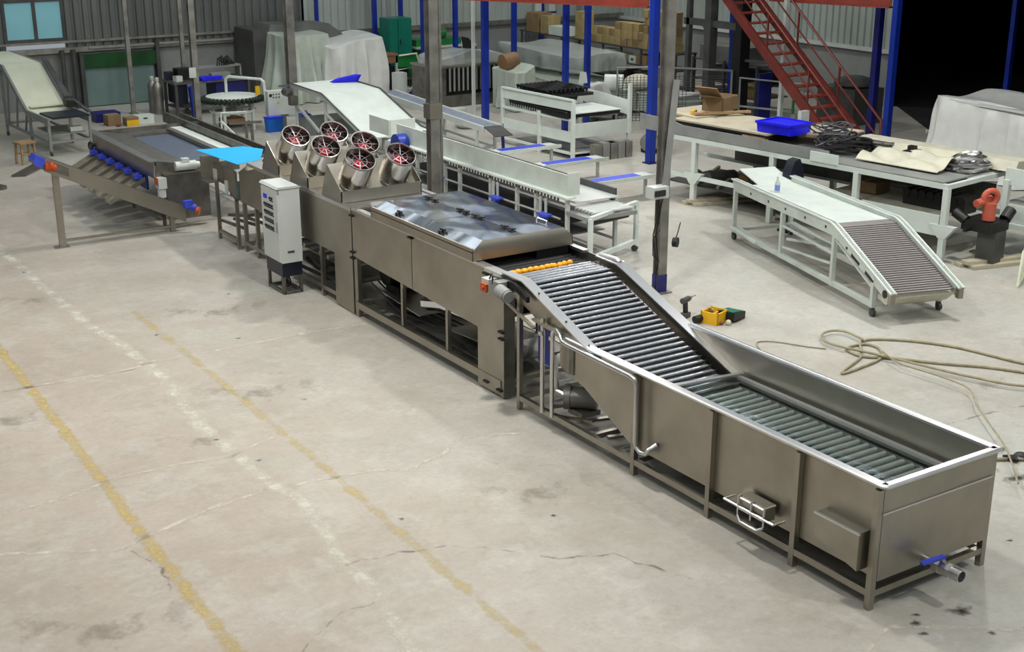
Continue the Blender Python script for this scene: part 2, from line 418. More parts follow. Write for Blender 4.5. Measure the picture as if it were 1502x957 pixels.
for i, (x, y, a, b_) in enumerate([(5.2, 13.5, .9, .7), (2.6, 14.2, .8, .9), (5.9, 16.6, .9, .6), (2.2, 9.4, .8, .8), (12.4, 9.1, .5, .35), (14.5, 9.6, .8, .5), (9.9, 10.6, .35, .5),
                                (4.2, 12.5, .5, .3), (6.4, 9.6, .6, .9), (13.6, 17.6, .9, 1.2), (14.2, 21, .9, 1.5), (4.0, 18.5, .6, .5)]):
    patch('dirt_stain', x, y, a, b_, m_dirt, seed=i+30)
for i, (x, y) in enumerate([(4.52, 11.62), (4.35, 12.35), (4.95, 16.0), (5.78, 15.3), (6.4, 17.2), (4.25, 19.9), (5.6, 12.9), (3.05, 19.2), (6.3, 9.0), (5.1, 9.7), (10.0, 8.2), (9.4, 6.4)]):
    patch('oil_spot', x, y, .05, .035, m_wet, seed=i+60)

# walls
def corrugated(mb, a, b_, z0, z1, axis, pos, pitch=.23, dep=.045, sgn=-1):
    n = int((b_-a)/pitch); prof = []
    for i in range(n+1):
        t = a + i*pitch
        prof += [(t, 0), (t+pitch*.18, 0), (t+pitch*.28, dep), (t+pitch*.82, dep), (t+pitch*.92, 0)]
    vs = []; fs = []
    for t, d in prof:
        p = pos + sgn*d
        for z in (z0, z1): vs.append((t, p, z) if axis == 'y' else (p, t, z))
    for i in range(len(prof)-1): fs.append((2*i, 2*i+2, 2*i+3, 2*i+1))
    mb.add(vs, fs)
wb = struct('wall_back', M().box(X0, 27.2, Y1, Y1+.2, 0, 1.42), masonry, 'low painted masonry wall at the back')
mb = M(); corrugated(mb, X0, 7.7, 1.42, HZ, 'y', Y1); corrugated(mb, 9.15, 15.6, 1.42, HZ, 'y', Y1)
corrugated(mb, 7.7, 9.15, 2.75, HZ, 'y', Y1)
part('corrugated_cladding', mb, corr, wb, 'dark grey corrugated cladding')
mb = M(); corrugated(mb, 15.65, 27.1, 1.42, HZ, 'y', Y1)
part('corrugated_cladding', mb, corrl, wb, 'paler corrugated cladding')
part('wall_rail', M().box(X0, 27, Y1-.14, Y1-.05, 1.42, 1.55), galv, wb)
part('wall_rail', M().box(X0, 15.6, Y1-.12, Y1-.05, 1.66, 1.72), galv, wb)
part('wall_pipe', M().tube([(9.7, 34.85, 1.5), (13.6, 34.85, 1.5)], .03, 6), grey, wb)
wr = struct('wall_right', M().box(27, 27.2, 23.6, Y1, 0, 1.38), masonry, 'low masonry wall at the right')
mb = M(); corrugated(mb, 23.6, Y1-.05, 1.38, HZ, 'x', 27.0)
part('corrugated_cladding', mb, corrl, wr, 'pale corrugated cladding')
part('wall_rail', M().box(26.86, 26.96, 23.6, Y1, 1.36, 1.46), greyl, wr)
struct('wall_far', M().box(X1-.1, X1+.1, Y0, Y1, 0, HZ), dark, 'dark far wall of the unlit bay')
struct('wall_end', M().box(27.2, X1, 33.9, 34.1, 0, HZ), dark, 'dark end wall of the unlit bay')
struct('wall_left', M().box(X0-.2, X0, Y0, Y1, 0, HZ), masonry)
struct('wall_front', M().box(X0, X1, Y0-.2, Y0, 0, HZ), masonry)
ceil = struct('ceiling', M().box(X0, X1, Y0, Y1, HZ, HZ+.15), corr)
for (sx_, sy_, ln, wd) in SKYLIGHTS:
    part('roof_light_sheet', M().box(sx_, sx_+ln, sy_, sy_+wd, HZ-.06, HZ-.03), skyl, ceil, 'translucent roof sheet letting daylight in')
part('bay_light_blocker', M().box(24.2, 24.3, Y0, 19.2, 3.3, HZ), dark, ceil)  # added unseen screens that keep the hall lamps out of the bay
part('bay_light_blocker', M().box(24.2, 27.2, 19.2, 19.3, 3.3, HZ), dark, ceil)
part('bay_light_blocker', M().box(27.1, 27.2, 19.3, 23.6, 3.3, HZ), dark, ceil)
part('bay_floor_shade', M().add([(23.9, Y0, .004), (X1, Y0, .004), (X1, 33.8, .004), (27.25, 33.8, .004), (27.25, 23.5, .004), (23.9, 19.0, .004)], [(0, 1, 2, 3, 4, 5)]), dark, floor, 'floor sheet coloured dark for the shade of the unlit bay')  # dark sheet over the concrete, bay shade painted in as colour
# window in the back wall, top left
win = struct('window_1', M().box(7.66, 9.18, 34.9, 35.0, 1.72, 1.80).box(7.66, 9.18, 34.9, 35.0, 2.70, 2.78).box(7.66, 7.74, 34.9, 35.0, 1.8, 2.7).box(9.10, 9.18, 34.9, 35.0, 1.8, 2.7).box(8.40, 8.48, 34.89, 35, 1.8, 2.7), greyd, 'dark framed two pane window')
part('window_pane', M().box(7.74, 8.40, 34.95, 34.97, 1.8, 2.7), glassw, win)
part('window_pane', M().box(8.48, 9.10, 34.95, 34.97, 1.8, 2.7), glassw, win)
# roller door with green valance
dr = struct('door_1', M().box(9.55, 11.35, 34.86, 34.92, .02, 1.06), mat('grey_green_door_sheet', hexc('6c8480'), .6, var=.12, scale=1), 'grey green sheet door under a green valance')
part('valance', M().box(9.5, 11.45, 34.78, 34.95, 1.0, 1.34), dgreen, dr, 'dark green valance')
part('door_jamb', M().box(9.42, 9.52, 34.75, 34.95, 0, 1.4), greyd, dr)
part('door_jamb', M().box(11.42, 11.52, 34.75, 34.95, 0, 1.6), greyd, dr)
for x in (9.0, 9.28):
    part('wall_conduit', M().cyl((x, 34.8, 0), (x, 34.8, 1.5), .06, 8), greyd, wb)
# high bay lamps
for i, (lx, ly, pw_) in enumerate(LAMPS):
    t = thing('high_bay_lamp', 'round high bay lamp hanging from the roof, number %d of the hall lamps' % (i+1), 'lamp', (lx, ly, 7.5), None, 'high bay lamps hanging from the roof')
    t['label'] = 'round high bay lamp hanging from the roof above the hall'
    part('lamp_shade', M().lathe((lx, ly, 7.55), [(.30, 0), (.31, .02), (.12, .25), (.05, .3), (.02, .85)], 20), greyd, t)
    part('lamp_lens', M().lathe((lx, ly, 7.53), [(.28, 0), (.28, .02)], 20), lampm, t)
    ld = bpy.data.lights.new('lamp_light', 'AREA'); ld.shape = 'DISK'; ld.size = .5; ld.energy = pw_; ld.color = (1, .96, .90)
    lo = bpy.data.objects.new('lamp_light', ld); COL.objects.link(lo); lo.location = (lx, ly, 7.5)
# ================================================================ THE MAIN LINE (runs along Y, near side x=7.47, far side x=8.82)
XN, XF = 7.47, 8.82
# ---------------------------------------------------------------- soaking tank with roller elevator
tk = thing('washing_tank', 'long stainless steel washing tank with a roller conveyor rising out of its water', 'washing tank', (8.15, 8.6, 0), None)
side = [(6.24, .27), (9.38, .27), (10.18, .62), (10.62, .72), (10.62, 1.07), (6.24, 1.07)]
part('side_panel', M().prism(side, 'x', XN+.03, XN+.045), steel, tk)
part('side_panel', M().prism(side, 'x', XF-.045, XF-.03), steel, tk)
part('end_panel', M().box(XN+.03, XF-.03, 6.235, 6.25, .25, 1.07), steel, tk)
part('end_ledge', M().box(XN+.02, XF-.02, 6.222, 6.24, .835, .85), steel_b, tk)
part('tank_floor', M().prism([(6.25, .28), (9.38, .28), (10.18, .63), (10.6, .73), (10.6, .75), (10.16, .66), (9.36, .31), (6.25, .31)], 'x', XN+.05, XF-.05), steel_d, tk)
rm = M().tube([(XN-.005, 10.55, 1.075), (XN-.005, 6.235, 1.085), (XN+.015, 6.205, 1.085), (XF, 6.205, 1.085), (XF+.012, 6.23, 1.085), (XF+.012, 10.55, 1.085)], .022, 8)
rm.box(XN-.01, XN+.055, 6.21, 10.6, 1.078, 1.098).box(XF-.05, XF+.02, 6.21, 10.6, 1.078, 1.098).box(XN, XF, 6.2, 6.262, 1.078, 1.098)
part('rim', rm, steel_b, tk, 'bright folded rim')
part('water', M().add([(XN+.046, 6.252, .757), (XF-.046, 6.252, .757), (XF-.046, 9.36, .757), (XN+.046, 9.36, .757)], [(0, 1, 2, 3)]), wm, tk, 'clear greenish water')
for y in (6.265, 7.12, 8.2, 9.3):
    for x in (XN, XF):
        part('frame_post', M().cb((x+(.0), y, .525), (.055, .055, 1.05)), steel, tk)
for x in (XN, XF):
    part('bottom_rail', M().beam((x, 6.29, .145), (x, 11.3, .145), .05, .06), steel, tk)
    part('leg', M().beam((x, 11.33, 0), (x, 11.33, 1.35), .05), steel, tk)
for y in (6.265, 8.2, 9.3, 11.33):
    part('cross_rail', M().beam((XN, y, .145), (XF, y, .145), .05, .055), steel, tk)
part('cross_rail', M().beam((XN, 10.0, .145), (XF, 10.0, .145), .05, .055), steel, tk)
part('side_seam_strip', M().box(XN+.018, XN+.032, 10.36, 10.44, .70, 1.06), steel_d, tk)
# pipe under the rim, with its two drops
part('overflow_pipe', M().tube([(7.41, 10.63, .16), (7.41, 10.63, 1.09), (7.41, 10.60, 1.14), (7.41, 10.55, 1.15), (7.41, 10.50, 1.12), (7.41, 10.46, 1.06), (7.41, 10.38, 1.045), (7.41, 9.32, 1.035),
     (7.41, 9.25, 1.02), (7.41, 9.22, .97), (7.41, 9.22, .40), (7.41, 9.20, .34), (7.41, 9.14, .31), (7.41, 9.06, .32), (7.41, 9.01, .38), (7.49, 8.99, .42)], .023, 10), steel_b, tk)
part('down_pipe', M().cyl((7.43, 10.84, .14), (7.43, 10.84, 1.2), .024, 10), steel_b, tk)
part('pipe_brace', M().beam((7.43, 10.7, .16), (7.7, 10.3, .16), .03), steel, tk)
for y in (10.64, 10.84):
    part('pipe_collar', M().cyl((7.41, y, 1.02), (7.41, y, 1.06), .034, 10), steel_b, tk)
# drain hatch
ht = part('drain_hatch', M().box(7.36, 7.47, 7.36, 7.68, .33, .47), steel, tk)
hb = M()
for z in (.34, .44): hb.tube([(7.35, 7.36, z), (7.35, 7.68, z)], .011, 6)
for y in (7.36, 7.52, 7.68): hb.tube([(7.47, y, .46), (7.34, y, .46), (7.34, y, .29)], .010, 6)
hb.tube([(7.34, 7.24, .36), (7.34, 7.86, .36)], .013, 6).tube([(7.47, 7.24, .36), (7.34, 7.24, .36)], .011, 6).tube([(7.47, 7.86, .36), (7.34, 7.86, .36)], .011, 6)
hb.tube([(7.34, 7.36, .28), (7.32, 7.42, .24), (7.32, 7.62, .24), (7.34, 7.68, .28)], .012, 6)
part('clamp_bars', hb, steel_b, ht, 'bright clamp bars over the hatch')
part('overflow_box', M().prism([(6.33, .34), (6.80, .46), (6.80, .67), (6.33, .67)], 'x', 7.36, 7.50), steel, tk)
part('box_lip', M().box(7.35, 7.37, 6.32, 6.81, .655, .675), steel_b, tk)
# drain valve on the end panel
vb = M().cyl((8.05, 6.24, .30), (8.05, 6.10, .30), .032, 14)
vb.cyl((8.05, 6.12, .30), (8.05, 6.06, .30), .068, 6).cyl((8.05, 6.06, .30), (8.05, 5.98, .30), .056, 14).cyl((8.05, 5.99, .30), (8.05, 5.95, .30), .068, 6)
vb.shell((8.05, 5.96, .30), (8.05, 5.86, .30), .054, .008, 16).cyl((8.05, 6.05, .34), (8.05, 6.05, .39), .014, 8)
dv = part('drain_valve', vb, steel_b, tk, 'steel ball valve')
part('valve_handle', M().beam((8.06, 6.05, .395), (7.84, 6.09, .375), .05, .016), bluem, dv, 'blue lever handle')
# elevator rails
zr = .08
def rail(a, b_, thick, w0, w1):
    pass
prof = [(11.64, 1.50), (11.25, 1.50), (9.25, .79)]
def band(pts, dep):
    top = pts; bot = [(y, z-dep) for y, z in reversed(pts)]
    return top + bot
part('elevator_side', M().prism([(11.64, 1.50), (11.25, 1.50), (9.98, 1.055), (10.35, 1.0), (10.9, 1.08), (11.2, 1.2), (11.64, 1.30)], 'x', XN+.005, XN+.02), steel, tk)
part('elevator_side', M().prism(band(prof, .2), 'x', XF-.06, XF-.05), steel, tk)
def flange(x0, x1, up=.008, ext=0):
    mb = M()
    P = [(11.64, 1.502), (11.25, 1.502), (9.95, 1.045), (9.25 if ext else 9.9, .795 if ext else 1.03)]
    for (ya, za), (yb, zb) in zip(P, P[1:]):
        mb.add([(x, y, z+d) for d in (0, -.014) for y, z in ((ya, za), (yb, zb)) for x in (x0, x1)], [(0, 1, 3, 2), (4, 6, 7, 5), (0, 2, 6, 4), (1, 5, 7, 3), (0, 4, 5, 1), (2, 3, 7, 6)])
    return mb
part('rail_cap', flange(XN-.035, XN+.09), steel_b, tk, 'bright sloping rail cap')
part('rail_cap', flange(XF-.13, XF+.0, ext=1), steel_b, tk, 'bright sloping rail cap')
part('rail_tube', M().tube([(XF-.06, 11.63, 1.50), (XF-.06, 11.32, 1.52), (XF-.06, 11.26, 1.50)], .028, 8), steel_b, tk)
# rollers
def rz_(y): return 1.425 if y > 11.3 else max(.70, 1.425 - (11.3-y)*.355)
rl = M().cyl((-.50, 0, 0), (.50, 0, 0), .023, 14).cyl((-.56, 0, 0), (.56, 0, 0), .009, 6)
locs = [(8.11, y, 1.43) for y in (11.62, 11.54, 11.46, 11.38, 11.30)]
y = 11.30
while y > 9.30:
    y -= .083*math.cos(.343); locs.append((8.11, y, 1.43 - (11.30-y)*.357))
copies('roller', rl, steel_r, tk, locs)
zz = locs[-1][2]
rl2 = M().cyl((-.56, 0, 0), (.56, 0, 0), .025, 12)
copies('sunken_roller', rl2, steel_w, tk, [(8.10, 9.12-.104*i, max(.70, zz-.03-.03*i)) for i in range(28)])
part('chain_bed', M().prism([(11.62, 1.37), (11.3, 1.37), (9.28, .66), (6.3, .62), (6.3, .60), (9.28, .63), (11.3, 1.33), (11.62, 1.33)], 'x', 7.53, 8.69), black, tk)
part('hold_down_bar', M().beam((7.55, 9.30, .86), (8.74, 9.22, .82), .055, .02), steel_b, tk)
part('inner_ledge', M().beam((8.70, 9.2, .80), (8.70, 6.4, .80), .05, .03), steel_b, tk)
bt = M()
for (y_, z_) in [(11.0, 1.418), (10.5, 1.242), (10.1, 1.10)]: bt.cyl((XN+.02, y_, z_), (XN+.02, y_, z_+.012), .012, 6)
part('rail_bolts', bt, steel_d, tk)
# drive motor, switch box
mo = part('drive_motor', M().cyl((7.30, 11.48, 1.36), (7.30, 11.32, 1.335), .075, 16).cyl((7.30, 11.33, 1.337), (7.30, 11.29, 1.33), .068, 16).cb((7.38, 11.54, 1.37), (.17, .12, .14)), grey, tk, 'blue grey geared motor')
part('motor_bracket', M().beam((7.40, 11.62, 1.25), (7.40, 10.95, 1.06), .04, .02).beam((7.42, 11.0, 1.15), (7.42, 10.5, 1.12), .05, .02), steel, tk)
part('drive_chain_guard', M().prism([(11.64, 1.42), (11.35, 1.46), (11.1, 1.36), (11.1, 1.30), (11.35, 1.39), (11.6, 1.34)], 'x', 7.40, 7.44), black, tk)
pump = part('pump', M().cyl((7.75, 10.75, .28), (7.95, 10.55, .28), .12, 18).cyl((7.70, 10.80, .28), (7.75, 10.75, .28), .14, 18).cb((7.85, 10.65, .13), (.25, .25, .06)), galv, tk, 'round finned pump')
part('pump_pipe', M().tube([(7.72, 10.8, .28), (7.7, 10.95, .3), (7.7, 11.0, .7)], .03, 8), steel_b, tk)
for i in range(3):
    part('under_brace', M().beam((7.6, 10.9-.5*i, .145), (8.7, 10.6-.5*i, .145), .05, .03), steel, tk)
part('hanging_plate', M().box(7.62, 7.66, 10.95, 11.2, .58, .98), blue, tk, 'blue plate behind the legs')

# ---------------------------------------------------------------- waxing tunnel with folding hood
tn = thing('waxing_tunnel', 'stainless steel tunnel machine with a mirror finish folding hood, in front of the fans', 'food machine', (8.15, 13.5, 0), None)
part('side_panel', M().prism([(13.72, .77), (13.72, 1.46), (11.65, 1.46), (11.65, .03), (12.2, .03), (12.2, .72)], 'x', XN-.004, XN+.012), steel, tn)
part('side_panel', M().prism([(15.20, .82), (15.34, .82), (15.34, 1.44), (13.735, 1.46), (13.735, .77)], 'x', XN-.004, XN+.012), steel, tn)
part('side_panel', M().box(XF-.012, XF+.004, 11.65, 15.34, .75, 1.46), steel, tn)
part('end_leg_panel', M().box(XN, XN+.14, 11.645, 11.66, .03, 1.40), steel_d, tn)
part('corner_post', M().box(XN+.0, XN+.06, 15.24, 15.33, 0, .85), steel, tn)
part('corner_post', M().box(XN+.01, XN+.07, 11.68, 11.75, 0, 1.4), steel, tn)
part('corner_post', M().box(XF-.06, XF, 11.68, 11.75, 0, 1.4), steel, tn)
part('corner_post', M().box(XF-.06, XF, 15.24, 15.33, 0, 1.4), steel, tn)
part('top_rail', M().box(XN-.01, XN+.07, 11.62, 15.34, 1.45, 1.485), steel_b, tn)
part('top_rail', M().box(XF-.07, XF+.01, 11.95, 15.34, 1.45, 1.485), steel_b, tn)
part('front_bar', M().beam((XN-.04, 11.95, 1.47), (XN-.04, 11.6, 1.47), .06, .04), steel_b, tn)
for y_ in (14.03, 12.92):
    for x in (XN+.03, XF-.03): part('lower_post', M().beam((x, y_, .2), (x, y_, .78), .05), steel, tn)
for x in (XN+.01, XF-.03):
    part('base_rail', M().beam((x, 11.7, .17), (x, 15.3, .17), .055, .09), steel, tn)
    part('middle_rail', M().beam((x+.04, 12.2, .80), (x+.04, 15.2, .84), .04, .05), steel, tn)
for y_ in (11.75, 12.92, 14.03, 15.25):
    part('cross_rail', M().beam((XN, y_, .17), (XF, y_, .17), .05), steel, tn)
for y_ in (12.9, 14.0):
    part('cross_rail', M().beam((XN, y_, .74), (XF, y_, .74), .05), steel, tn)
part('inside_floor', M().box(XN+.02, XF-.02, 11.66, 15.3, 1.33, 1.345), steel_d, tn)
part('drip_tray', M().prism([(12.3, .70), (15.2, .78), (15.2, .8), (12.3, .72)], 'x', XN+.1, XF-.1), steel, tn)
brl = M().cyl((-.6, 0, 0), (.6, 0, 0), .045, 12)
copies('brush_roller', brl, black, tn, [(8.145, 11.80+.1*i, 1.345) for i in range(12)])
part('brush_curtain', M().box(8.30, 8.74, 12.24, 12.27, 1.36, 1.49), black, tn, 'black brush curtain')
kb = M().cyl((-.035, -.03, 0), (-.02, -.03, 0), .014, 8).cyl((-.035, .03, 0), (-.02, .03, 0), .014, 8).beam((-.012, -.05, 0), (-.012, .05, 0), .015, .02).beam((-.03, -.05, 0), (-.03, .05, 0), .01, .02)
copies('panel_latch', kb, black, tn, [(XN, y_, z_) for (y_, z_) in [(13.73, 1.43), (12.0, 1.40), (15.33, 1.38), (11.68, .80), (11.68, .72), (15.34, .88), (15.34, .80), (12.0, .12), (11.72, .10)]])
sb = part('switch_box', M().box(7.30, 7.42, 11.70, 11.84, 1.27, 1.42), greyl, tn, 'pale switch box')
part('switch_face', M().prism([(11.70, 1.28), (11.82, 1.28), (11.82, 1.37), (11.70, 1.37)], 'x', 7.27, 7.30).cyl((7.27, 11.76, 1.325), (7.25, 11.76, 1.325), .022, 10), orp, sb, 'red emergency switch')
part('switch_cable', M().tube([(7.34, 11.74, 1.42), (7.34, 11.69, 1.49), (7.33, 11.66, 1.47), (7.33, 11.66, 1.38)], .009, 6), black, tn)
# lower clutter: wiring, foil wrapped duct
part('foil_duct', M().tube([(7.75, 13.9, .52), (7.85, 13.6, .56), (7.95, 13.2, .52), (8.2, 12.9, .55)], .11, 9), steel_m, tn, 'crumpled foil wrapped duct')
part('lower_shelf', M().box(7.6, 8.7, 12.1, 15.1, .22, .24), steel_d, tn)
part('blower_housing', M().cyl((7.75, 15.0, .62), (8.1, 15.0, .62), .16, 18).cb((7.95, 14.9, .35), (.3, .35, .25)), black, tn)
part('shelf_sheet', M().prism([(13.9, .34), (14.9, .40), (14.9, .41), (13.9, .35)], 'x', 7.65, 8.5), steel_b, tn)
part('shelf_sheet', M().prism([(12.3, .40), (13.3, .33), (13.3, .34), (12.3, .41)], 'x', 7.7, 8.4), steel, tn)
for i in range(4):
    part('cable', M().tube([(7.6+.1*i, 15.1, .5), (7.62+.12*i, 14.4, .28), (7.7+.1*i, 13.4, .3), (7.6+.15*i, 12.4, .27), (7.7, 11.9, .6)], .012, 5), black, tn)
# hood: near edge x 7.40, top plate 7.64..8.56, y 12.13..14.62
ya, yb = 12.20, 14.66
hx = [7.40, 7.44, 7.66, 8.54, 8.74, 8.78]
sk = M()
sk.box(7.40, 7.412, ya, yb, 1.495, 1.60).box(8.768, 8.78, ya, yb, 1.495, 1.60).box(7.40, 8.78, yb-.012, yb, 1.495, 1.60)
sk.prism([(7.40, 1.59), (7.412, 1.60), (7.425, 1.64), (7.40, 1.64)], 'y', ya, yb)
hood = part('hood', sk, steel, tn, 'folding hood with sloping sides')
ty0, ty1 = ya+.05, yb-.08; zt = 1.705
def quad(p, t=.01):
    p = [Vector(q) for q in p]; n = (p[1]-p[0]).cross(p[2]-p[0]).normalized()*t
    m_ = M(); m_.add([*p, *[q-n for q in p]], [(0, 1, 2, 3), (7, 6, 5, 4), (0, 4, 5, 1), (1, 5, 6, 2), (2, 6, 7, 3), (3, 7, 4, 0)]); return m_
ym = 13.37
def bowed(x0, x1, y0_, y1_, z_, amp, nx=14, ny=14):
    m_ = M().grid(lambda u, v: (x0+(x1-x0)*u, y0_+(y1_-y0_)*v, z_ + amp*math.sin(math.pi*u)*math.sin(math.pi*v)), nx, ny)
    k = len(m_.v); m_.v += [(a, b, c-.012) for a, b, c in m_.v]
    m_.f += [tuple(i+k for i in reversed(f)) for f in m_.f]
    for i in range(nx-1): m_.f += [(i, i+k, i+1+k, i+1), ((ny-1)*nx+i+1, (ny-1)*nx+i+1+k, (ny-1)*nx+i+k, (ny-1)*nx+i)]
    for j in range(ny-1): m_.f += [((j+1)*nx, (j+1)*nx+k, j*nx+k, j*nx), (j*nx+nx-1, j*nx+nx-1+k, (j+1)*nx+nx-1+k, (j+1)*nx+nx-1)]
    return m_
for (a, b_) in ((ty0, ym-.004), (ym+.004, ty1)):
    part('hood_top_sheet', bowed(7.57, 8.10, a, b_, zt, .006), steel_m, hood)
    part('hood_top_sheet', bowed(8.106, 8.68, a, b_, zt, .008), steel_m, hood)
    part('hood_side_sheet', quad([(7.405, a if a > 13 else ya, 1.605), (7.57, a, zt), (7.57, b_, zt), (7.405, b_ if b_ < 14 else yb, 1.605)]), steel_m, hood)
    part('hood_side_sheet', quad([(8.68, a, zt), (8.775, a if a > 13 else ya, 1.60), (8.775, b_ if b_ < 14 else yb, 1.60), (8.68, b_, zt)]), steel_m, hood)
part('hood_front_sheet', M().add([(7.402, ya, 1.495), (8.778, ya, 1.495), (8.778, ya, 1.605), (8.68, ty0, zt), (7.57, ty0, zt), (7.402, ya, 1.605)] + [(7.402, ya+.012, 1.495), (8.778, ya+.012, 1.495), (8.778, ya+.012, 1.605), (8.68, ty0+.012, zt), (7.57, ty0+.012, zt), (7.402, ya+.012, 1.605)],
     [(0, 1, 2, 5), (5, 2, 3, 4), (6, 11, 8, 7), (11, 10, 9, 8), (0, 6, 7, 1), (0, 5, 11, 6), (1, 7, 8, 2)]), steel, hood)
part('hood_back_sheet', quad([(8.775, yb, 1.60), (7.405, yb, 1.60), (7.57, ty1, zt), (8.68, ty1, zt)]), steel_m, hood)
lt = M().cb((.0, 0, 0), (.03, .09, .05)).cb((-.03, 0, -.02), (.04, .05, .05))
copies('hood_latch', lt, black, hood, [(7.49, 14.05, 1.672), (7.49, 13.0, 1.672)])
hg = M().cb((0, 0, 0), (.07, .08, .016)).cyl((-.02, -.04, .006), (-.02, .04, .006), .011, 6)
copies('hood_hinge', hg, black, hood, [(8.10, y_, zt+.018) for y_ in (14.4, 14.24, 13.62, 13.48, 13.27, 13.14, 12.62, 12.46)])
part('hood_handle', M().tube([(8.6, 12.5, zt-.01), (8.62, 12.5, zt+.03), (8.62, 12.7, zt+.03), (8.6, 12.7, zt-.01)], .01, 6), steel_b, hood)

# oranges leaving the tunnel
k = 0
og = M().sphere((0, 0, 0), .036, 14, 10, .95).cyl((0, 0, .033), (0, 0, .036), .004, 6)
ome = build('orange', og, orange)
for row, (y_, n_, x_) in enumerate([(11.75, 11, 7.66), (11.84, 8, 7.70), (11.97, 0, 7.70)]):
    for i in range(n_):
        o_ = bpy.data.objects.new('orange', ome); COL.objects.link(o_)
        o_.location = (x_ + .077*i + random.uniform(-.004, .004), y_ + random.uniform(-.012, .012), 1.43 if row == 0 else 1.40); o_.rotation_euler = (random.random()*3, random.random()*3, 0)
        o_['category'] = 'fruit'; o_['group'] = 'oranges at the tunnel mouth'; o_['label'] = 'ripe orange at the tunnel mouth, %s row, %s from the left' % (['front', 'second', 'back'][row], ['first', 'second', 'third', 'fourth', 'fifth', 'sixth', 'seventh', 'eighth', 'ninth', 'tenth', 'eleventh', 'twelfth'][i])

# ---------------------------------------------------------------- drying section with fans
fn = thing('fan_drying_tunnel', 'stainless steel drying section with six round fans on top, behind the control cabinet', 'food machine', (8.15, 17.3, 0), None)
part('side_panel', M().prism([(15.37, .0), (15.92, .03), (15.92, .74), (16.98, .74), (16.98, 1.43), (15.37, 1.43)], 'x', XN-.004, XN+.012), steel, fn)
part('side_panel', M().prism([(17.75, .80), (18.2, .80), (18.2, 1.43), (17.75, 1.43)], 'x', XN-.004, XN+.012), steel, fn)
part('side_panel', M().prism([(18.22, .80), (19.25, .80), (19.25, 1.25), (18.6, 1.43), (18.22, 1.43)], 'x', XN-.004, XN+.012), steel, fn)
part('side_panel', M().box(XF-.012, XF+.004, 15.37, 19.25, .74, 1.43), steel, fn)
part('inner_wall', M().box(XN+.25, XN+.27, 16.9, 17.8, .7, 1.43), black, fn)
part('top_plate', M().box(XN+.06, XF-.02, 15.36, 18.9, 1.435, 1.455), steel_b, fn)
part('top_rail', M().box(XN-.012, XN+.06, 15.36, 18.9, 1.425, 1.475), steel_b, fn)
part('top_rail', M().box(XF-.06, XF+.01, 15.36, 18.9, 1.425, 1.475), steel_b, fn)
part('end_slope', M().prism([(18.9, 1.43), (19.3, 1.25), (19.3, 1.24), (18.9, 1.415)], 'x', XN, XF), steel, fn)
for y_ in (15.42, 16.4, 17.6, 18.72, 19.2):
    for x in (XN+.04, XF-.03): part('leg', M().beam((x, y_, 0), (x, y_, .80), .055), steel, fn)
for x in (XN+.04, XF-.03):
    part('base_rail', M().beam((x, 15.4, .14), (x, 19.2, .14), .05, .06), steel, fn)
part('cross_shelf', M().box(7.6, 8.7, 15.9, 17.6, .50, .52), steel, fn)
for i in range(6): part('lower_roller', M().cyl((7.5, 15.95+.26*i, .60), (8.7, 15.95+.26*i, .60), .035, 10), steel_b, fn)
part('lower_tray', M().prism([(15.9, .24), (17.5, .36), (17.5, .37), (15.9, .25)], 'x', 7.55, 8.6), steel_d, fn)
part('wiring', M().tube([(7.5, 16.9, .45), (7.55, 16.6, .35), (7.6, 16.2, .42), (7.7, 15.9, .3)], .03, 6).tube([(7.45, 17.0, .3), (7.6, 16.5, .22), (7.6, 16.0, .28)], .03, 6), black, fn)
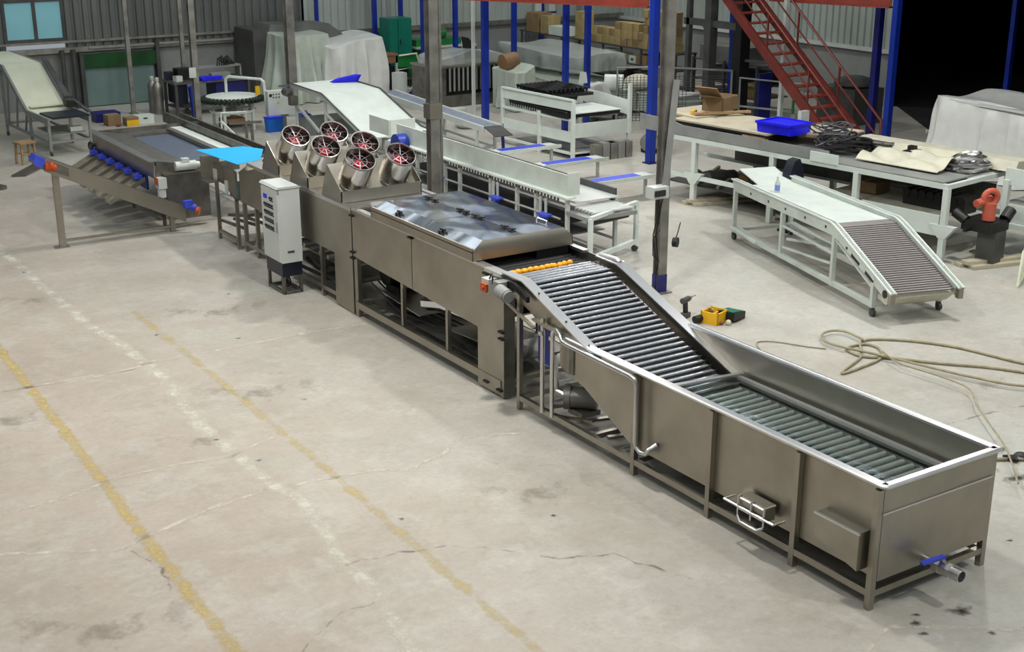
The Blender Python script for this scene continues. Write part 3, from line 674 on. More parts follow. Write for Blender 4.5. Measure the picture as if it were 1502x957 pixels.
for u, yf in enumerate((15.70, 16.76, 17.76)):
    hm = M()
    tri = [(yf, 1.46), (yf+.62, 1.46), (yf+.40, 1.92), (yf, 1.62)]
    for x in (7.50, 8.71): hm.prism(tri, 'x', x, x+.012)
    hm.prism([(yf, 1.46), (yf+.012, 1.46), (yf+.012, 1.62), (yf, 1.62)], 'x', 7.50, 8.722)
    hm.prism([(yf+.01, 1.50), (yf+.12, 1.50), (yf+.12, 1.515), (yf+.01, 1.515)], 'x', 7.512, 8.71)
    hm.prism([(yf+.12, 1.50), (yf+.40, 1.92), (yf+.41, 1.915), (yf+.13, 1.495)], 'x', 7.512, 8.71)
    hm.prism([(yf+.40, 1.92), (yf+.62, 1.46), (yf+.63, 1.46), (yf+.41, 1.92)], 'x', 7.50, 8.722)
    h_ = part('fan_housing', hm, steel, fn, 'wedge shaped fan housing')
    for xf in (7.80, 8.41):
        a0 = Vector((xf, yf+.27, 1.66)); ax = Vector((0, -.60, .80)); a1 = a0 + ax*.46
        sh = M().shell(a0, a1, .205, .01, 28).ringtube(a1, ax, .205, .012, 28, 6).ringtube(a0+ax*.02, ax, .212, .012, 28, 6)
        fd = part('fan_duct', sh, steel_f, fn, 'polished steel fan duct')
        g = M(); uu = ax.orthogonal().normalized(); vv = ax.cross(uu); c = a1 - ax*.03
        for q in range(8):
            t = 2*math.pi*q/8 + .3 + u*.2; g.beam(c + (uu*math.cos(t)+vv*math.sin(t))*.02, c + (uu*math.cos(t)+vv*math.sin(t))*.195, .012, .006)
        g.ringtube(c, ax, .10, .004, 24, 4)
        part('fan_guard', g, steel_b, fd, 'radial guard bars')
        bl = M(); c = a1 - ax*.12
        for q in range(5):
            t = 2*math.pi*q/5 + u; d1 = uu*math.cos(t)+vv*math.sin(t); d2 = uu*math.cos(t+.9)+vv*math.sin(t+.9)
            p = [c + d1*.03 + ax*.02, c + d1*.185 + ax*.03, c + d2*.185 - ax*.03, c + d2*.03 - ax*.02]
            n_ = ax*.006; bl.add([*p, *[q_-n_ for q_ in p]], [(0, 1, 2, 3), (7, 6, 5, 4), (0, 4, 5, 1), (1, 5, 6, 2), (2, 6, 7, 3), (3, 7, 4, 0)])
        
        part('fan_blades', bl, maroon, fd, 'dark red fan blades')
        part('fan_hub', M().cyl(c - ax*.06 - vv*.0, c + ax*.03, .075, 16), redl, fd, 'bright red hub')
        part('fan_motor', M().cyl(a0 + ax*.05, a0 + ax*.28, .08, 14), black, fd)

# ---------------------------------------------------------------- control cabinet
cb = thing('control_cabinet', 'tall pale grey control cabinet on a black stand beside the fan section', 'control cabinet', (7.16, 16.97, 0), None)
part('cabinet_body', M().box(7.03, 7.34, 16.70, 17.27, .46, 1.52), greyl, cb)
part('cabinet_door', M().box(7.005, 7.03, 16.71, 17.26, .48, 1.50), greyl, cb)
part('cabinet_roof', M().prism([(6.99, 1.52), (7.36, 1.52), (7.32, 1.55), (7.02, 1.55)], 'y', 16.68, 17.29), greyl, cb)
part('plinth', M().box(7.03, 7.33, 16.71, 17.26, .26, .46), blackp, cb, 'black plinth')
for x in (7.05, 7.31):
    for y_ in (16.73, 17.23): part('leg', M().beam((x, y_, 0), (x, y_, .27), .04), steel_d, cb)
    part('foot_rail', M().beam((x, 16.73, .03), (x, 17.23, .03), .04), steel_d, cb)
for y_ in (16.73, 17.23): part('foot_rail', M().beam((7.05, y_, .03), (7.31, y_, .03), .04), steel_d, cb)
bk = M(); bd = M(); KN = []
for r_ in range(5):
    for c_ in range(5 if r_ else 2):
        KN.append((0, .065*c_+.02, -.105*r_)) if r_ != 3 else bd.cyl((7.006, 16.86+.065*c_+.02, 1.36-.105*r_), (6.985, 16.86+.065*c_+.02, 1.36-.105*r_), .018, 8)
        bk.box(7.0, 7.006, 16.86+.065*c_-.01, 16.86+.065*c_+.045, 1.36-.105*r_-.045, 1.36-.105*r_-.03)
copies('knob', M().cyl((0, 0, 0), (-.02, 0, 0), .018, 8), ink, cb, [(7.006, 16.86+b_, 1.36+c_) for a_, b_, c_ in KN])
part('printed_captions', bk, ink, cb)
part('buttons', bd, greyd, cb)
part('display', M().box(6.998, 7.006, 17.06, 17.18, 1.33, 1.39), bluep, cb, 'small blue lit display')
part('door_handle', M().box(6.985, 7.005, 16.735, 16.75, .9, 1.05).cyl((7.02, 16.70, 1.47), (7.02, 16.69, 1.47), .014, 8), steel_b, cb)
part('rating_plate', M().box(7.12, 7.22, 16.694, 16.70, .60, .63), greyd, cb)
part('cable_loop', M().ringtube((7.18, 16.95, .14), (1, .3, 0), .09, .012, 18, 5), black, cb)
# ================================================================ LEFT END OF THE LINE
# ---- sorting table
st = thing('sorting_table', 'long dark steel sorting table with blue motors and six chutes, far left of the line', 'sorting machine', (7.8, 23.0, 0), None)
part('near_panel', M().box(6.80, 6.83, 21.35, 24.77, .86, 1.14), steel, st)
part('near_lip', M().box(6.74, 6.87, 21.33, 24.82, 1.14, 1.16), steel_b, st)
part('end_panel', M().prism([(6.80, 1.14), (8.88, 1.14), (8.88, .9), (6.80, .86)], 'y', 24.77, 24.80), steel_d, st)
part('near_end_panel', M().prism([(6.83, .86), (8.3, .86), (8.3, 1.02), (7.42, 1.04), (6.85, 1.15)], 'y', 21.34, 21.37), steel_d, st)
part('deck', M().box(6.85, 8.26, 21.7, 24.77, 1.0, 1.02), deckm, st, 'blue grey belt deck')
part('deck_margin', M().box(6.85, 8.35, 24.4, 24.77, 1.02, 1.06), steel_d, st)
part('deck_margin', M().prism([(6.85, 1.15), (7.42, 1.04), (7.42, 1.035), (6.85, 1.14)], 'y', 21.38, 24.7), steel_d, st)
part('divider_strip', M().box(8.15, 8.26, 21.7, 24.6, 1.03, 1.10), steel, st)
part('white_belt', M().box(8.28, 8.50, 21.4, 25.1, 1.06, 1.08), white, st, 'narrow white belt')
part('far_rail', M().box(8.53, 8.58, 21.4, 25.9, 1.0, 1.20), steel_d, st)
part('far_gutter', M().box(8.58, 8.86, 21.4, 25.9, 1.0, 1.04), steel_d, st)
part('far_rail', M().box(8.86, 8.90, 21.4, 25.9, .98, 1.16), steel_d, st)
for y_ in (21.45, 23.1, 24.7):
    for x in (6.95, 8.8): part('leg', M().beam((x, y_, 0), (x, y_, .95), .05), steel_d, st)
part('leg', M().beam((8.8, 25.85, 0), (8.8, 25.85, 1.0), .05), steel_d, st)
for x in (6.95, 8.8): part('base_rail', M().beam((x, 21.45, .18), (x, 24.7, .18), .05), steel_d, st)
part('blue_side_panel', M().box(6.77, 6.80, 21.66, 24.66, .62, .86), navy, st, 'blue panel under the lip')
chm = M().add([(-.62, -.15, -.33), (-.62, .15, -.33), (0, .15, 0), (0, -.15, 0), (-.62, -.15, -.35), (-.62, .15, -.35), (0, .15, -.02), (0, -.15, -.02)], [(0, 3, 2, 1), (4, 5, 6, 7), (0, 4, 7, 3), (1, 2, 6, 5), (0, 1, 5, 4), (2, 3, 7, 6)])
chm.prism([(0, 0), (-.62, -.33), (-.62, -.27), (0, .06)], 'y', -.155, -.145).prism([(0, 0), (-.62, -.33), (-.62, -.27), (0, .06)], 'y', .145, .155)
CH = [(6.76, 21.85+.50*i, .78) for i in range(6)]
copies('chute', chm, steel, st, CH)
mm_ = M().cb((-.06, 0, .02), (.12, .14, .06)).cyl((-.12, -.07, .03), (-.02, .10, .05), .032, 10).cyl((-.06, .1, .03), (-.06, .18, .03), .022, 8)
copies('chute_motor', mm_, bluem, st, [(x-.02, y_, z+.02) for x, y_, z in CH])
part('hand_wheel', M().ringtube((6.74, 24.74, .88), (1, .2, 0), .07, .02, 14, 6).cyl((6.74, 24.74, .88), (6.8, 24.74, .88), .03, 8), blackp, st)
part('grey_tank', M().prism([(6.98, .15), (7.7, .15), (7.7, .92), (6.95, .92)], 'y', 21.24, 21.33), steel_d, st)
part('tank_rim', M().box(6.93, 7.74, 21.22, 21.34, .92, .95), steel, st)
part('table_motor', M().cyl((7.15, 21.28, 1.04), (7.5, 21.26, 1.04), .08, 14).cyl((7.45, 21.26, 1.04), (7.56, 21.26, 1.04), .055, 12).cb((7.32, 21.27, 1.13), (.12, .12, .07)), greyl, st, 'pale geared motor')
part('drive_box', M().cb((6.88, 21.25, .80), (.14, .16, .18)).cyl((6.88, 21.25, .70), (6.88, 21.25, .56), .07, 10).cb((6.86, 21.25, .48), (.12, .14, .1)), greyl, st, 'pale drive box')
part('drive_face', M().cb((6.80, 21.25, .84), (.02, .12, .12)), orp, st, 'orange motor face')
# ---- transfer section: hopper box, tank, legs
ts = thing('transfer_section', 'dark steel transfer section with grey tank and motors, under the cyan sheet', 'food machine', (7.6, 19.9, 0), None)
part('bracket_box', M().prism([(7.2, 1.05), (7.5, .95), (7.5, 1.35), (7.2, 1.4)], 'y', 20.15, 20.20).box(7.2, 7.5, 19.9, 20.2, 1.0, 1.02), steel, ts)
part('hopper', M().prism([(19.33, .80), (19.8, .98), (19.8, 1.28), (19.33, 1.28)], 'x', 7.42, 7.44).prism([(19.33, .80), (19.8, .98), (19.8, 1.0), (19.33, .82)], 'x', 7.42, 8.8).box(8.78, 8.8, 19.33, 19.8, .8, 1.28), steel, ts)
part('side_plate', M().prism([(19.8, 1.05), (20.2, 1.05), (20.2, 1.28), (19.8, 1.28)], 'x', 7.40, 7.42), steel, ts)
for (x, y_) in [(7.45, 20.2), (7.45, 19.38), (8.7, 20.2), (8.7, 19.38)]:
    part('leg', M().beam((x, y_, 0), (x, y_, 1.25), .05), steel, ts)
part('base_rail', M().beam((7.45, 19.38, .14), (7.45, 20.2, .14), .05), steel, ts)
part('base_rail', M().beam((8.7, 19.38, .14), (8.7, 20.2, .14), .05), steel, ts)
part('belt_underside', M().prism([(19.38, .5), (20.2, .35), (20.2, .4), (19.38, .55)], 'x', 7.6, 8.5), steel_d, ts)
part('light_label', M().box(7.38, 7.40, 20.02, 20.15, 1.0, 1.18), greyl, ts)
part('light_label', M().box(7.40, 7.42, 19.62, 19.72, .86, 1.06), greyl, ts)
for i in range(5): part('stacked_bar', M().beam((7.6+.2*i, 19.45, .3+.03*(i % 2)), (7.5+.2*i, 20.2, .3), .04), steel_d, ts)
# cyan sheet
cs = M().add([(7.33, 20.75, 1.39), (7.30, 18.85, 1.475), (7.72, 18.98, 1.48), (8.22, 20.05, 1.42), (8.12, 20.60, 1.39), (7.33, 20.75, 1.383), (7.30, 18.85, 1.468), (7.72, 18.98, 1.473), (8.22, 20.05, 1.413), (8.12, 20.6, 1.383)],
    [(0, 1, 2, 3, 4), (9, 8, 7, 6, 5), (0, 5, 6, 1), (1, 6, 7, 2), (2, 7, 8, 3), (3, 8, 9, 4), (4, 9, 5, 0)])
single('plastic_sheet', 'bright cyan plastic sheet lying over the transfer section', 'sheet', cs, cyan)
sp = M().tube([(8.46, 20.2, 1.25), (8.46, 20.2, 1.5), (8.7, 19.5, 1.5), (8.66, 19.5, 1.25), (8.46, 20.2, 1.25)], .012, 6)
part('guard_frame', sp, bluem, ts, 'blue wire guard frame')
# ---- sloping outfeed conveyor
ic = thing('sloping_conveyor', 'narrow steel conveyor sloping up to the left on a single post', 'conveyor', (5.9, 21.0, 0), None)
P0, P1 = (7.15, .30), (4.95, 1.42)
part('trough', M().prism([(7.15, .16), (4.95, 1.27), (4.95, 1.50), (7.15, .42)], 'y', 20.93, 20.95).prism([(7.15, .16), (4.95, 1.27), (4.95, 1.50), (7.15, .42)], 'y', 21.17, 21.19).prism([(7.15, .22), (4.95, 1.34), (4.95, 1.36), (7.15, .24)], 'y', 20.95, 21.17), steel, ic)
part('belt', M().prism([(7.12, .36), (4.98, 1.44), (4.98, 1.45), (7.12, .38)], 'y', 20.955, 21.165), steel_d, ic)
part('head_cap', M().prism([(4.95, 1.33), (4.84, 1.36), (4.80, 1.46), (4.86, 1.53), (4.98, 1.47)], 'y', 20.91, 21.21), bluem, ic, 'blue head cap')
part('head_motor', M().cyl((5.10, 20.92, 1.31), (5.0, 20.84, 1.36), .06, 12).cb((5.03, 20.88, 1.34), (.13, .06, .12)), orp, ic, 'orange brown motor')
part('side_plate', M().prism([(5.32, 1.14), (5.12, 1.24), (5.12, 1.38), (5.32, 1.28)], 'y', 20.915, 20.93), steel_d, ic)
part('post', M().beam((5.14, 21.06, 0), (5.14, 21.06, 1.28), .10, .07), steel, ic)
part('post', M().beam((6.95, 21.06, 0), (6.95, 21.06, .32), .08, .06), steel, ic)
part('floor_bar', M().beam((5.18, 21.06, .10), (7.2, 21.06, .10), .04, .04), steel, ic)
part('foot_plate', M().cb((5.12, 21.06, .008), (.22, .16, .016)), steel, ic)
part('tail_motor', M().cb((7.18, 20.88, .48), (.14, .1, .12)).cyl((7.18, 20.9, .44), (7.30, 20.84, .40), .06, 12), bluem, ic, 'blue tail motor')
part('tail_motor_face', M().cyl((7.30, 20.83, .36), (7.34, 20.80, .35), .07, 12), orp, ic, 'orange disc')
# ---- floor plate and stool
fp = single('floor_grate', 'flat grey steel plate lying on the floor at far left', 'plate', M().add([(5.75, 27.0, .01), (6.0, 26.9, .01), (6.75, 27.9, .01), (6.52, 28.1, .01), (5.75, 27.0, .04), (6.0, 26.9, .04), (6.75, 27.9, .04), (6.52, 28.1, .04)],
    [(0, 1, 2, 3), (7, 6, 5, 4), (0, 4, 5, 1), (1, 5, 6, 2), (2, 6, 7, 3), (3, 7, 4, 0)]), steel_d)
single('floor_bar', 'dark steel bar end lying at the left frame edge', 'bar', M().beam((5.1, 26.6, .04), (5.35, 25.9, .04), .14, .06), steel_d)
sl = thing('wooden_stool', 'small square raw wood stool at the far left', 'stool', (6.35, 28.25, 0), .3)
part('seat', M().cb((0, 0, .44), (.36, .30, .04)), wood, sl)
for x in (-.14, .14):
    for y_ in (-.11, .11): part('leg', M().beam((x*1.1, y_*1.1, 0), (x, y_, .42), .04), wood, sl)
part('stretcher', M().beam((-.15, -.12, .2), (.15, -.12, .2), .03).beam((-.15, .12, .2), (.15, .12, .2), .03), wood, sl)

# ---- generic kinked belt conveyor (local frame: y runs along, x across)
def belt_conveyor(t, wd, prof, dep, rail_m, belt_m, legs, low, wheel=True, beltlow=.03, railw=.05):
    """prof: list of (y,z) rail top points"""
    bot = [(y, z-dep) for y, z in reversed(prof)]
    for x in (0, wd): part('side_rail', M().prism(prof + bot, 'x', x-railw/2, x+railw/2), rail_m, t)
    bt_ = [(y, z-beltlow) for y, z in prof]; bb = [(y, z-beltlow-.02) for y, z in reversed(prof)]
    part('belt', M().prism(bt_ + bb, 'x', railw/2, wd-railw/2), belt_m, t)
    for (y, zt_) in legs:
        for x in (0, wd):
            part('leg', M().beam((x, y, .10 if wheel else 0), (x, y, zt_), .055), rail_m, t)
            if wheel: part('castor', M().cyl((x-.02, y, .055), (x+.02, y, .055), .055, 12).beam((x, y, .06), (x, y, .12), .05, .03), greyl if rail_m is white_d else greyd, t)
    ys = [l[0] for l in legs]
    for x in (0, wd): part('low_rail', M().beam((x, min(ys), low), (x, max(ys), low), .05), rail_m, t)
    for y in (min(ys), max(ys)): part('cross_rail', M().beam((0, y, low), (wd, y, low), .05), rail_m, t)
# left cream conveyor: tail at y~28.6, rises away to the left/back
lc = thing('belt_conveyor', 'cream belt conveyor with a kinked grey frame at the far left', 'conveyor', (7.0, 28.7, 0), .06)
belt_conveyor(lc, .88, [(.0, .80), (1.45, .80), (2.9, 1.62), (5.3, 1.66)], .14, grey, cream, [(.05, .78), (1.3, .76), (3.1, 1.5)], .28, True, beltlow=.01)
part('tail_cover', M().box(.05, .85, -.1, .75, .79, .83), blackp, lc, 'navy tail cover')
part('belt_fold', M().prism([(1.42, .84), (2.0, .84), (2.0, .87), (1.42, .86)], 'x', .08, .82), cream, lc)
part('drive_motor', M().cyl((.75, 1.2, .95), (.95, 1.2, .95), .10, 14).cb((.8, 1.0, .92), (.2, .2, .12)), black, lc, 'black motor on the rail')
part('crank_arm', M().beam((.95, .2, .84), (.95, 1.6, 1.02), .08, .04), greyd, lc)
part('guard_rail', M().beam((.94, 1.45, .95), (.94, 2.9, 1.72), .12, .05), greyd, lc)
part('under_tray', M().box(.1, .8, .1, 1.2, .42, .44), grey, lc)
part('small_box', M().cb((.62, .25, .50), (.26, .18, .10)), greyl, lc)
for k_ in range(3): part('brace', M().beam((0, 1.7+.6*k_, .3), (0, 1.45+.6*k_, .80+.3*k_), .04), grey, lc)

# ---- boxes and cylinder by the post
single('plastic_crate', 'navy blue crate behind the brown carton at the back post', 'crate', M().box(9.0, 9.6, 32.3, 32.8, 0, .22), navy)
def carton(name, label, x, y, z, a, b_, h, rz, m, flap=True, cat='carton', tape=None):
    t = thing(name, label, cat, (x, y, z), rz)
    part('box_body', M().box(-a/2, a/2, -b_/2, b_/2, 0, h), m, t)
    if flap: part('lid_seam', M().box(-a/2-.003, a/2+.003, -.025, .025, h*.75, h+.004), tape or cardy, t)
    return t
carton('cardboard_box', 'plain brown cardboard box beside the navy crate', 9.25, 31.85, 0, .32, .3, .26, .1, card)
yb_ = carton('cardboard_box', 'small box with a yellow side in front of the post', 9.62, 31.6, 0, .30, .28, .20, .05, card)
part('yellow_side', M().box(-.15, .15, -.15, -.142, .0, .14), yellow, yb_, 'bright yellow side')
wb_ = carton('storage_box', 'white lidded box right of the yellow box', 9.98, 31.75, 0, .42, .32, .20, .0, white, cat='box', tape=greyl)
part('box_handle', M().box(-.05, .05, -.17, -.158, .12, .15), ink, wb_)
single('rag', 'small red rag in front of the brown cardboard box', 'rag', M().sphere((9.3, 31.55, .03), .07, 8, 5, .4), red)
gc = thing('gas_cylinder', 'tall dull grey gas cylinder standing by the green door', 'gas cylinder', (10.75, 32.85, 0), None)
part('cylinder_body', M().lathe((10.75, 32.85, 0), [(.115, 0), (.12, .03), (.12, .66), (.105, .74), (.05, .80), (.04, .82)], 16), galv, gc)
part('cylinder_cap', M().lathe((10.75, 32.85, .80), [(.045, 0), (.05, .02), (.05, .09), (.02, .11)], 12), white_d, gc, 'pale valve cap')
g2 = dup(gc, (10.72, 33.15, -.0), None, 'shorter seeming brown gas cylinder right behind the grey one')
# ---- bench with blue machine
bn = thing('work_bench', 'dark steel bench with blue legs and clutter, behind the rotary table', 'bench', (11.5, 32.3, 0), None)
part('bench_top', M().box(10.9, 12.9, 32.0, 32.9, .80, .85), steel_d, bn)
for x in (10.95, 12.85):
    for y_ in (32.05, 32.85): part('leg', M().beam((x, y_, 0), (x, y_, .8), .06), greyd, bn)
part('blue_leg_panel', M().prism([(11.25, 0), (11.45, 0), (11.40, .76), (11.30, .80), (11.2, .76)], 'y', 31.75, 31.9), blue, bn, 'blue leg panel')
part('back_rack', M().box(11.7, 12.9, 32.6, 32.85, 1.08, 1.12).box(12.86, 12.9, 32.6, 32.85, .85, 1.1).box(11.7, 11.74, 32.6, 32.85, .85, 1.1), grey, bn)
part('lower_shelf', M().box(10.95, 12.85, 32.1, 32.8, .2, .24), steel_d, bn)
part('drawer_block', M().box(11.0, 11.25, 32.1, 32.8, .3, .78), blackp, bn)
part('drawer_block', M().box(12.0, 12.8, 32.1, 32.8, .3, .78), navy, bn)
single('plastic_tray', 'bright blue shallow tray on the near edge of the bench', 'tray', M().prism([(11.62, .86), (12.1, .86), (12.15, .94), (11.57, .94)], 'y', 31.95, 32.25), bluep)
carton('machine_part', 'small white box on the left end of the bench', 11.1, 32.3, .85, .18, .15, .13, .3, white, cat='machine part')
carton('machine_part', 'dark gearbox on the far left corner of the bench', 11.02, 32.7, .85, .2, .2, .2, 0, blackp, False, cat='machine part')
carton('machine_part', 'black box in the middle of the bench top', 11.35, 32.6, .85, .4, .3, .28, .1, black, False, cat='machine part')
carton('machine_part', 'pale control box under the bench rack', 12.2, 32.3, .85, .5, .2, .14, 0, grey, False, cat='machine part')
cl_ = M()
for k_ in range(6): cl_.tube([(12.25+.06*k_, 32.6, 1.12), (12.3+.05*k_, 32.65, 1.3+.03*(k_ % 3)), (12.5+.05*k_, 32.7, 1.13)], .018, 5)
single('hose_bundle', 'tangle of black hoses on top of the bench rack', 'hoses', cl_, black)
# ---- rotary table
rt = thing('rotary_table', 'round rotary packing table with a white top, dark brush rim and white tube frame', 'rotary table', (11.5, 29.75, 0), None)
part('table_top', M().lathe((11.5, 29.75, .76), [(.62, 0), (.64, .02), (.60, .03), (.02, .05)], 32), white, rt, 'white disc')
br = M()
for k_ in range(40):
    a = 2*math.pi*k_/40; br.beam((11.5+.60*math.cos(a), 29.75+.60*math.sin(a), .75), (11.5+.74*math.cos(a), 29.75+.74*math.sin(a), .71), .07, .09)
part('brush_rim', br, mat('dark_green_bristle', hexc('1c2a24'), .8), rt, 'dark bristle rim', 'stuff')
part('lower_ring', M().ringtube((11.5, 29.75, .45), (0, 0, 1), .52, .03, 28, 6), white, rt)
for k_ in range(4):
    a = math.pi/4 + k_*math.pi/2; part('leg', M().beam((11.5+.5*math.cos(a), 29.75+.5*math.sin(a), 0), (11.5+.5*math.cos(a), 29.75+.5*math.sin(a), .72), .06), white, rt)
part('pedestal', M().lathe((11.5, 29.75, 0), [(.2, 0), (.2, .06), (.08, .1), (.08, .5), (.16, .6), (.16, .74)], 14), grey, rt)
part('tube_frame', M().tube([(12.15, 29.2, .10), (12.1, 29.25, 1.12), (12.05, 29.3, 1.18), (11.55, 30.0, 1.2), (11.5, 30.1, 1.14), (11.5, 30.1, .8)], .035, 8), white, rt)
part('front_frame', M().tube([(10.95, 29.1, .0), (10.95, 29.1, .52), (11.5, 28.95, .52), (11.5, 28.95, .0)], .025, 6), white, rt)
part('switch_box', M().cb((11.98, 29.35, .92), (.10, .06, .2)), yellow, rt, 'yellow switch box')
part('lower_parts', M().cb((11.4, 29.6, .25), (.5, .4, .1)).cyl((11.2, 29.9, .1), (11.8, 29.5, .15), .06, 8), skin, rt)
single('leaning_bar', 'white bar leaning in front of the rotary table', 'bar', M().beam((11.05, 28.2, 0), (10.75, 28.6, .42), .04), white)
ts_ = thing('steel_trestle', 'small dark steel trestle between rotary table and sorting table', 'trestle', (10.9, 27.4, 0), None)
part('trestle_top', M().beam((10.5, 27.45, .55), (11.2, 27.3, .55), .05), steel_d, ts_)
for x in (10.85, 10.98): part('leg', M().beam((x, 27.35, 0), (x, 27.35, .55), .05), steel_d, ts_)
# ---- back control panel and bin
cp = thing('electric_cabinet', 'white control panel with one round gauge and knobs, beside the rotary table', 'control cabinet', (12.25, 29.2, 0), None)
part('panel_body', M().box(12.1, 12.62, 29.05, 29.25, .35, .92), white_d, cp)
part('panel_back_box', M().box(12.62, 12.85, 29.1, 29.3, .28, .72), white_d, cp)
part('stand', M().beam((12.5, 29.15, 0), (12.5, 29.15, .36), .12), grey, cp)
part('gauge', M().cyl((12.17, 29.05, .82), (12.17, 29.04, .82), .04, 12), ink, cp, 'round dark gauge')
kk = M()
copies('knob', M().cyl((0, 0, 0), (0, -.015, 0), .018, 8), greyd, cp, [(12.24+.07*i, 29.05, .84-.07*j) for i in range(3) for j in range(2)])
part('warning_mark', M().prism([(12.31, .62), (12.37, .62), (12.34, .68)], 'y', 29.035, 29.045), yellow, cp, 'yellow triangular mark')
bb = thing('plastic_bin', 'open light blue bin below the white control panel', 'bin', (12.15, 29.1, 0), None)
part('bin_body', M().prism([(11.98, 0), (12.33, 0), (12.36, .34), (11.95, .34)], 'y', 28.82, 29.0), mat('mid_blue_plastic', hexc('0a6ad0'), .4), bb)
part('bin_rim', M().box(11.94, 12.37, 28.8, 29.02, .33, .35), bluep, bb)
bj = thing('jerry_can', 'dark blue jerry can with a white label by the steel post', 'can', (12.95, 29.0, 0), None)
part('can_body', M().prism([(12.78, 0), (13.12, 0), (13.12, .28), (13.04, .36), (12.86, .36), (12.78, .28)], 'y', 28.8, 29.05), mat('deep_blue_plastic', hexc('2030a0'), .35), bj)
part('can_label', M().box(12.98, 13.1, 28.79, 28.8, .2, .3), white, bj, 'white label')
part('can_handle', M().tube([(12.88, 28.92, .35), (12.9, 28.92, .41), (13.0, 28.92, .41), (13.02, 28.92, .35)], .015, 6), navy, bj)

# ---- posts
def post(name, label, x, y, h, w_, m, lean=(0, 0), channel=True, base=True, group=None):
    t = thing(name, label, 'post', (x, y, 0), None, group)
    if channel:
        a = w_; p = [(-a/2, -a/2), (a/2, -a/2), (a/2, -a/2+.015), (.012, -a/2+.015), (.012, a/2-.015), (a/2, a/2-.015), (a/2, a/2), (-a/2, a/2), (-a/2, a/2-.015), (-.012, a/2-.015), (-.012, -a/2+.015), (-a/2, -a/2+.015)]
        mb_ = M(); n = len(p); vs = [(x+q[0], y+q[1], 0) for q in p] + [(x+lean[0]+q[0], y+lean[1]+q[1], h) for q in p]
        mb_.add(vs, [tuple(range(n)), tuple(range(2*n-1, n-1, -1))] + [(i, (i+1) % n, n+(i+1) % n, n+i) for i in range(n)])
    else: mb_ = M().beam((x, y, 0), (x+lean[0], y+lean[1], h), w_)
    part('shaft', mb_, m, t)
    if base: part('base_plate', M().cb((x, y, .01), (w_*1.9, w_*1.9, .02)), m, t)
    return t
post('steel_post', 'slim grey steel post standing right of the brown and yellow boxes', 10.2, 33.2, 8.5, .10, galv, channel=False)
post('steel_post', 'pale slim post against the back wall behind the leaning one', 11.5, 32.95, 8.5, .09, galv, channel=False)
p3 = post('steel_post', 'grey post with a cream card on it, in front of the bench', 10.55, 29.5, 8.5, .13, galv)
part('notice_card', M().box(10.38, 10.54, 29.39, 29.41, 1.32, 1.55), white_d, p3, 'cream card')
post('steel_post', 'grey steel post left of the white draped machine', 13.75, 31.4, 8.5, .21, galv)
p4 = post('steel_post', 'broad dark steel post rising behind the round fans', 11.04, 19.44, 8.5, .165, galv)
part('post_sleeve', M().box(10.93, 11.15, 19.33, 19.55, 1.75, 2.0), steel, p4)
post('steel_post', 'slim bright edged post beside the broad dark post', 11.25, 19.52, 8.5, .04, galv, channel=False, base=False)
bp5 = post('steel_post', 'tall nearest steel post behind the roller conveyor, with cables and a switch box', 11.56, 13.95, 8.5, .14, galv)
part('leaning_flat', M().beam((11.48, 13.82, 1.4), (11.66, 13.86, 3.0), .10, .02), grey, bp5, 'pale flat bar leaning on the post')
part('switch_box', M().cb((11.36, 13.82, 1.5), (.26, .18, .16)), greyl, bp5, 'pale open switch box')
part('switch_recess', M().cb((11.33, 13.72, 1.5), (.18, .02, .08)), ink, bp5)
part('blue_band', M().cb((11.56, 13.95, .14), (.15, .15, .26)), navy, bp5, 'blue paint at the foot')
part('reel', M().cyl((11.74, 13.9, .72), (11.78, 13.84, .72), .07, 16), black, bp5, 'black round reel')
part('reel_wire', M().tube([(11.76, 13.86, .78), (11.80, 13.86, .9), (11.83, 13.86, 1.0)], .008, 5), black, bp5)
for k_ in range(2): part('cable', M().tube([(11.44, 13.8, 1.4), (11.36-.05*k_, 13.82, .9), (11.40-.04*k_, 13.8, .5), (11.38+.04*k_, 13.85, .02)], .009, 5), black, bp5)
part('cable', M().tube([(11.44, 13.83, .96), (11.32, 13.83, .84), (11.33, 13.83, .6), (11.44, 13.83, .5)], .009, 5), black, bp5)
post('hanging_pole', 'slim pale pole standing in front of the steel grille machine', 17.35, 28.45, 8.5, .07, greyl, channel=False, base=False)
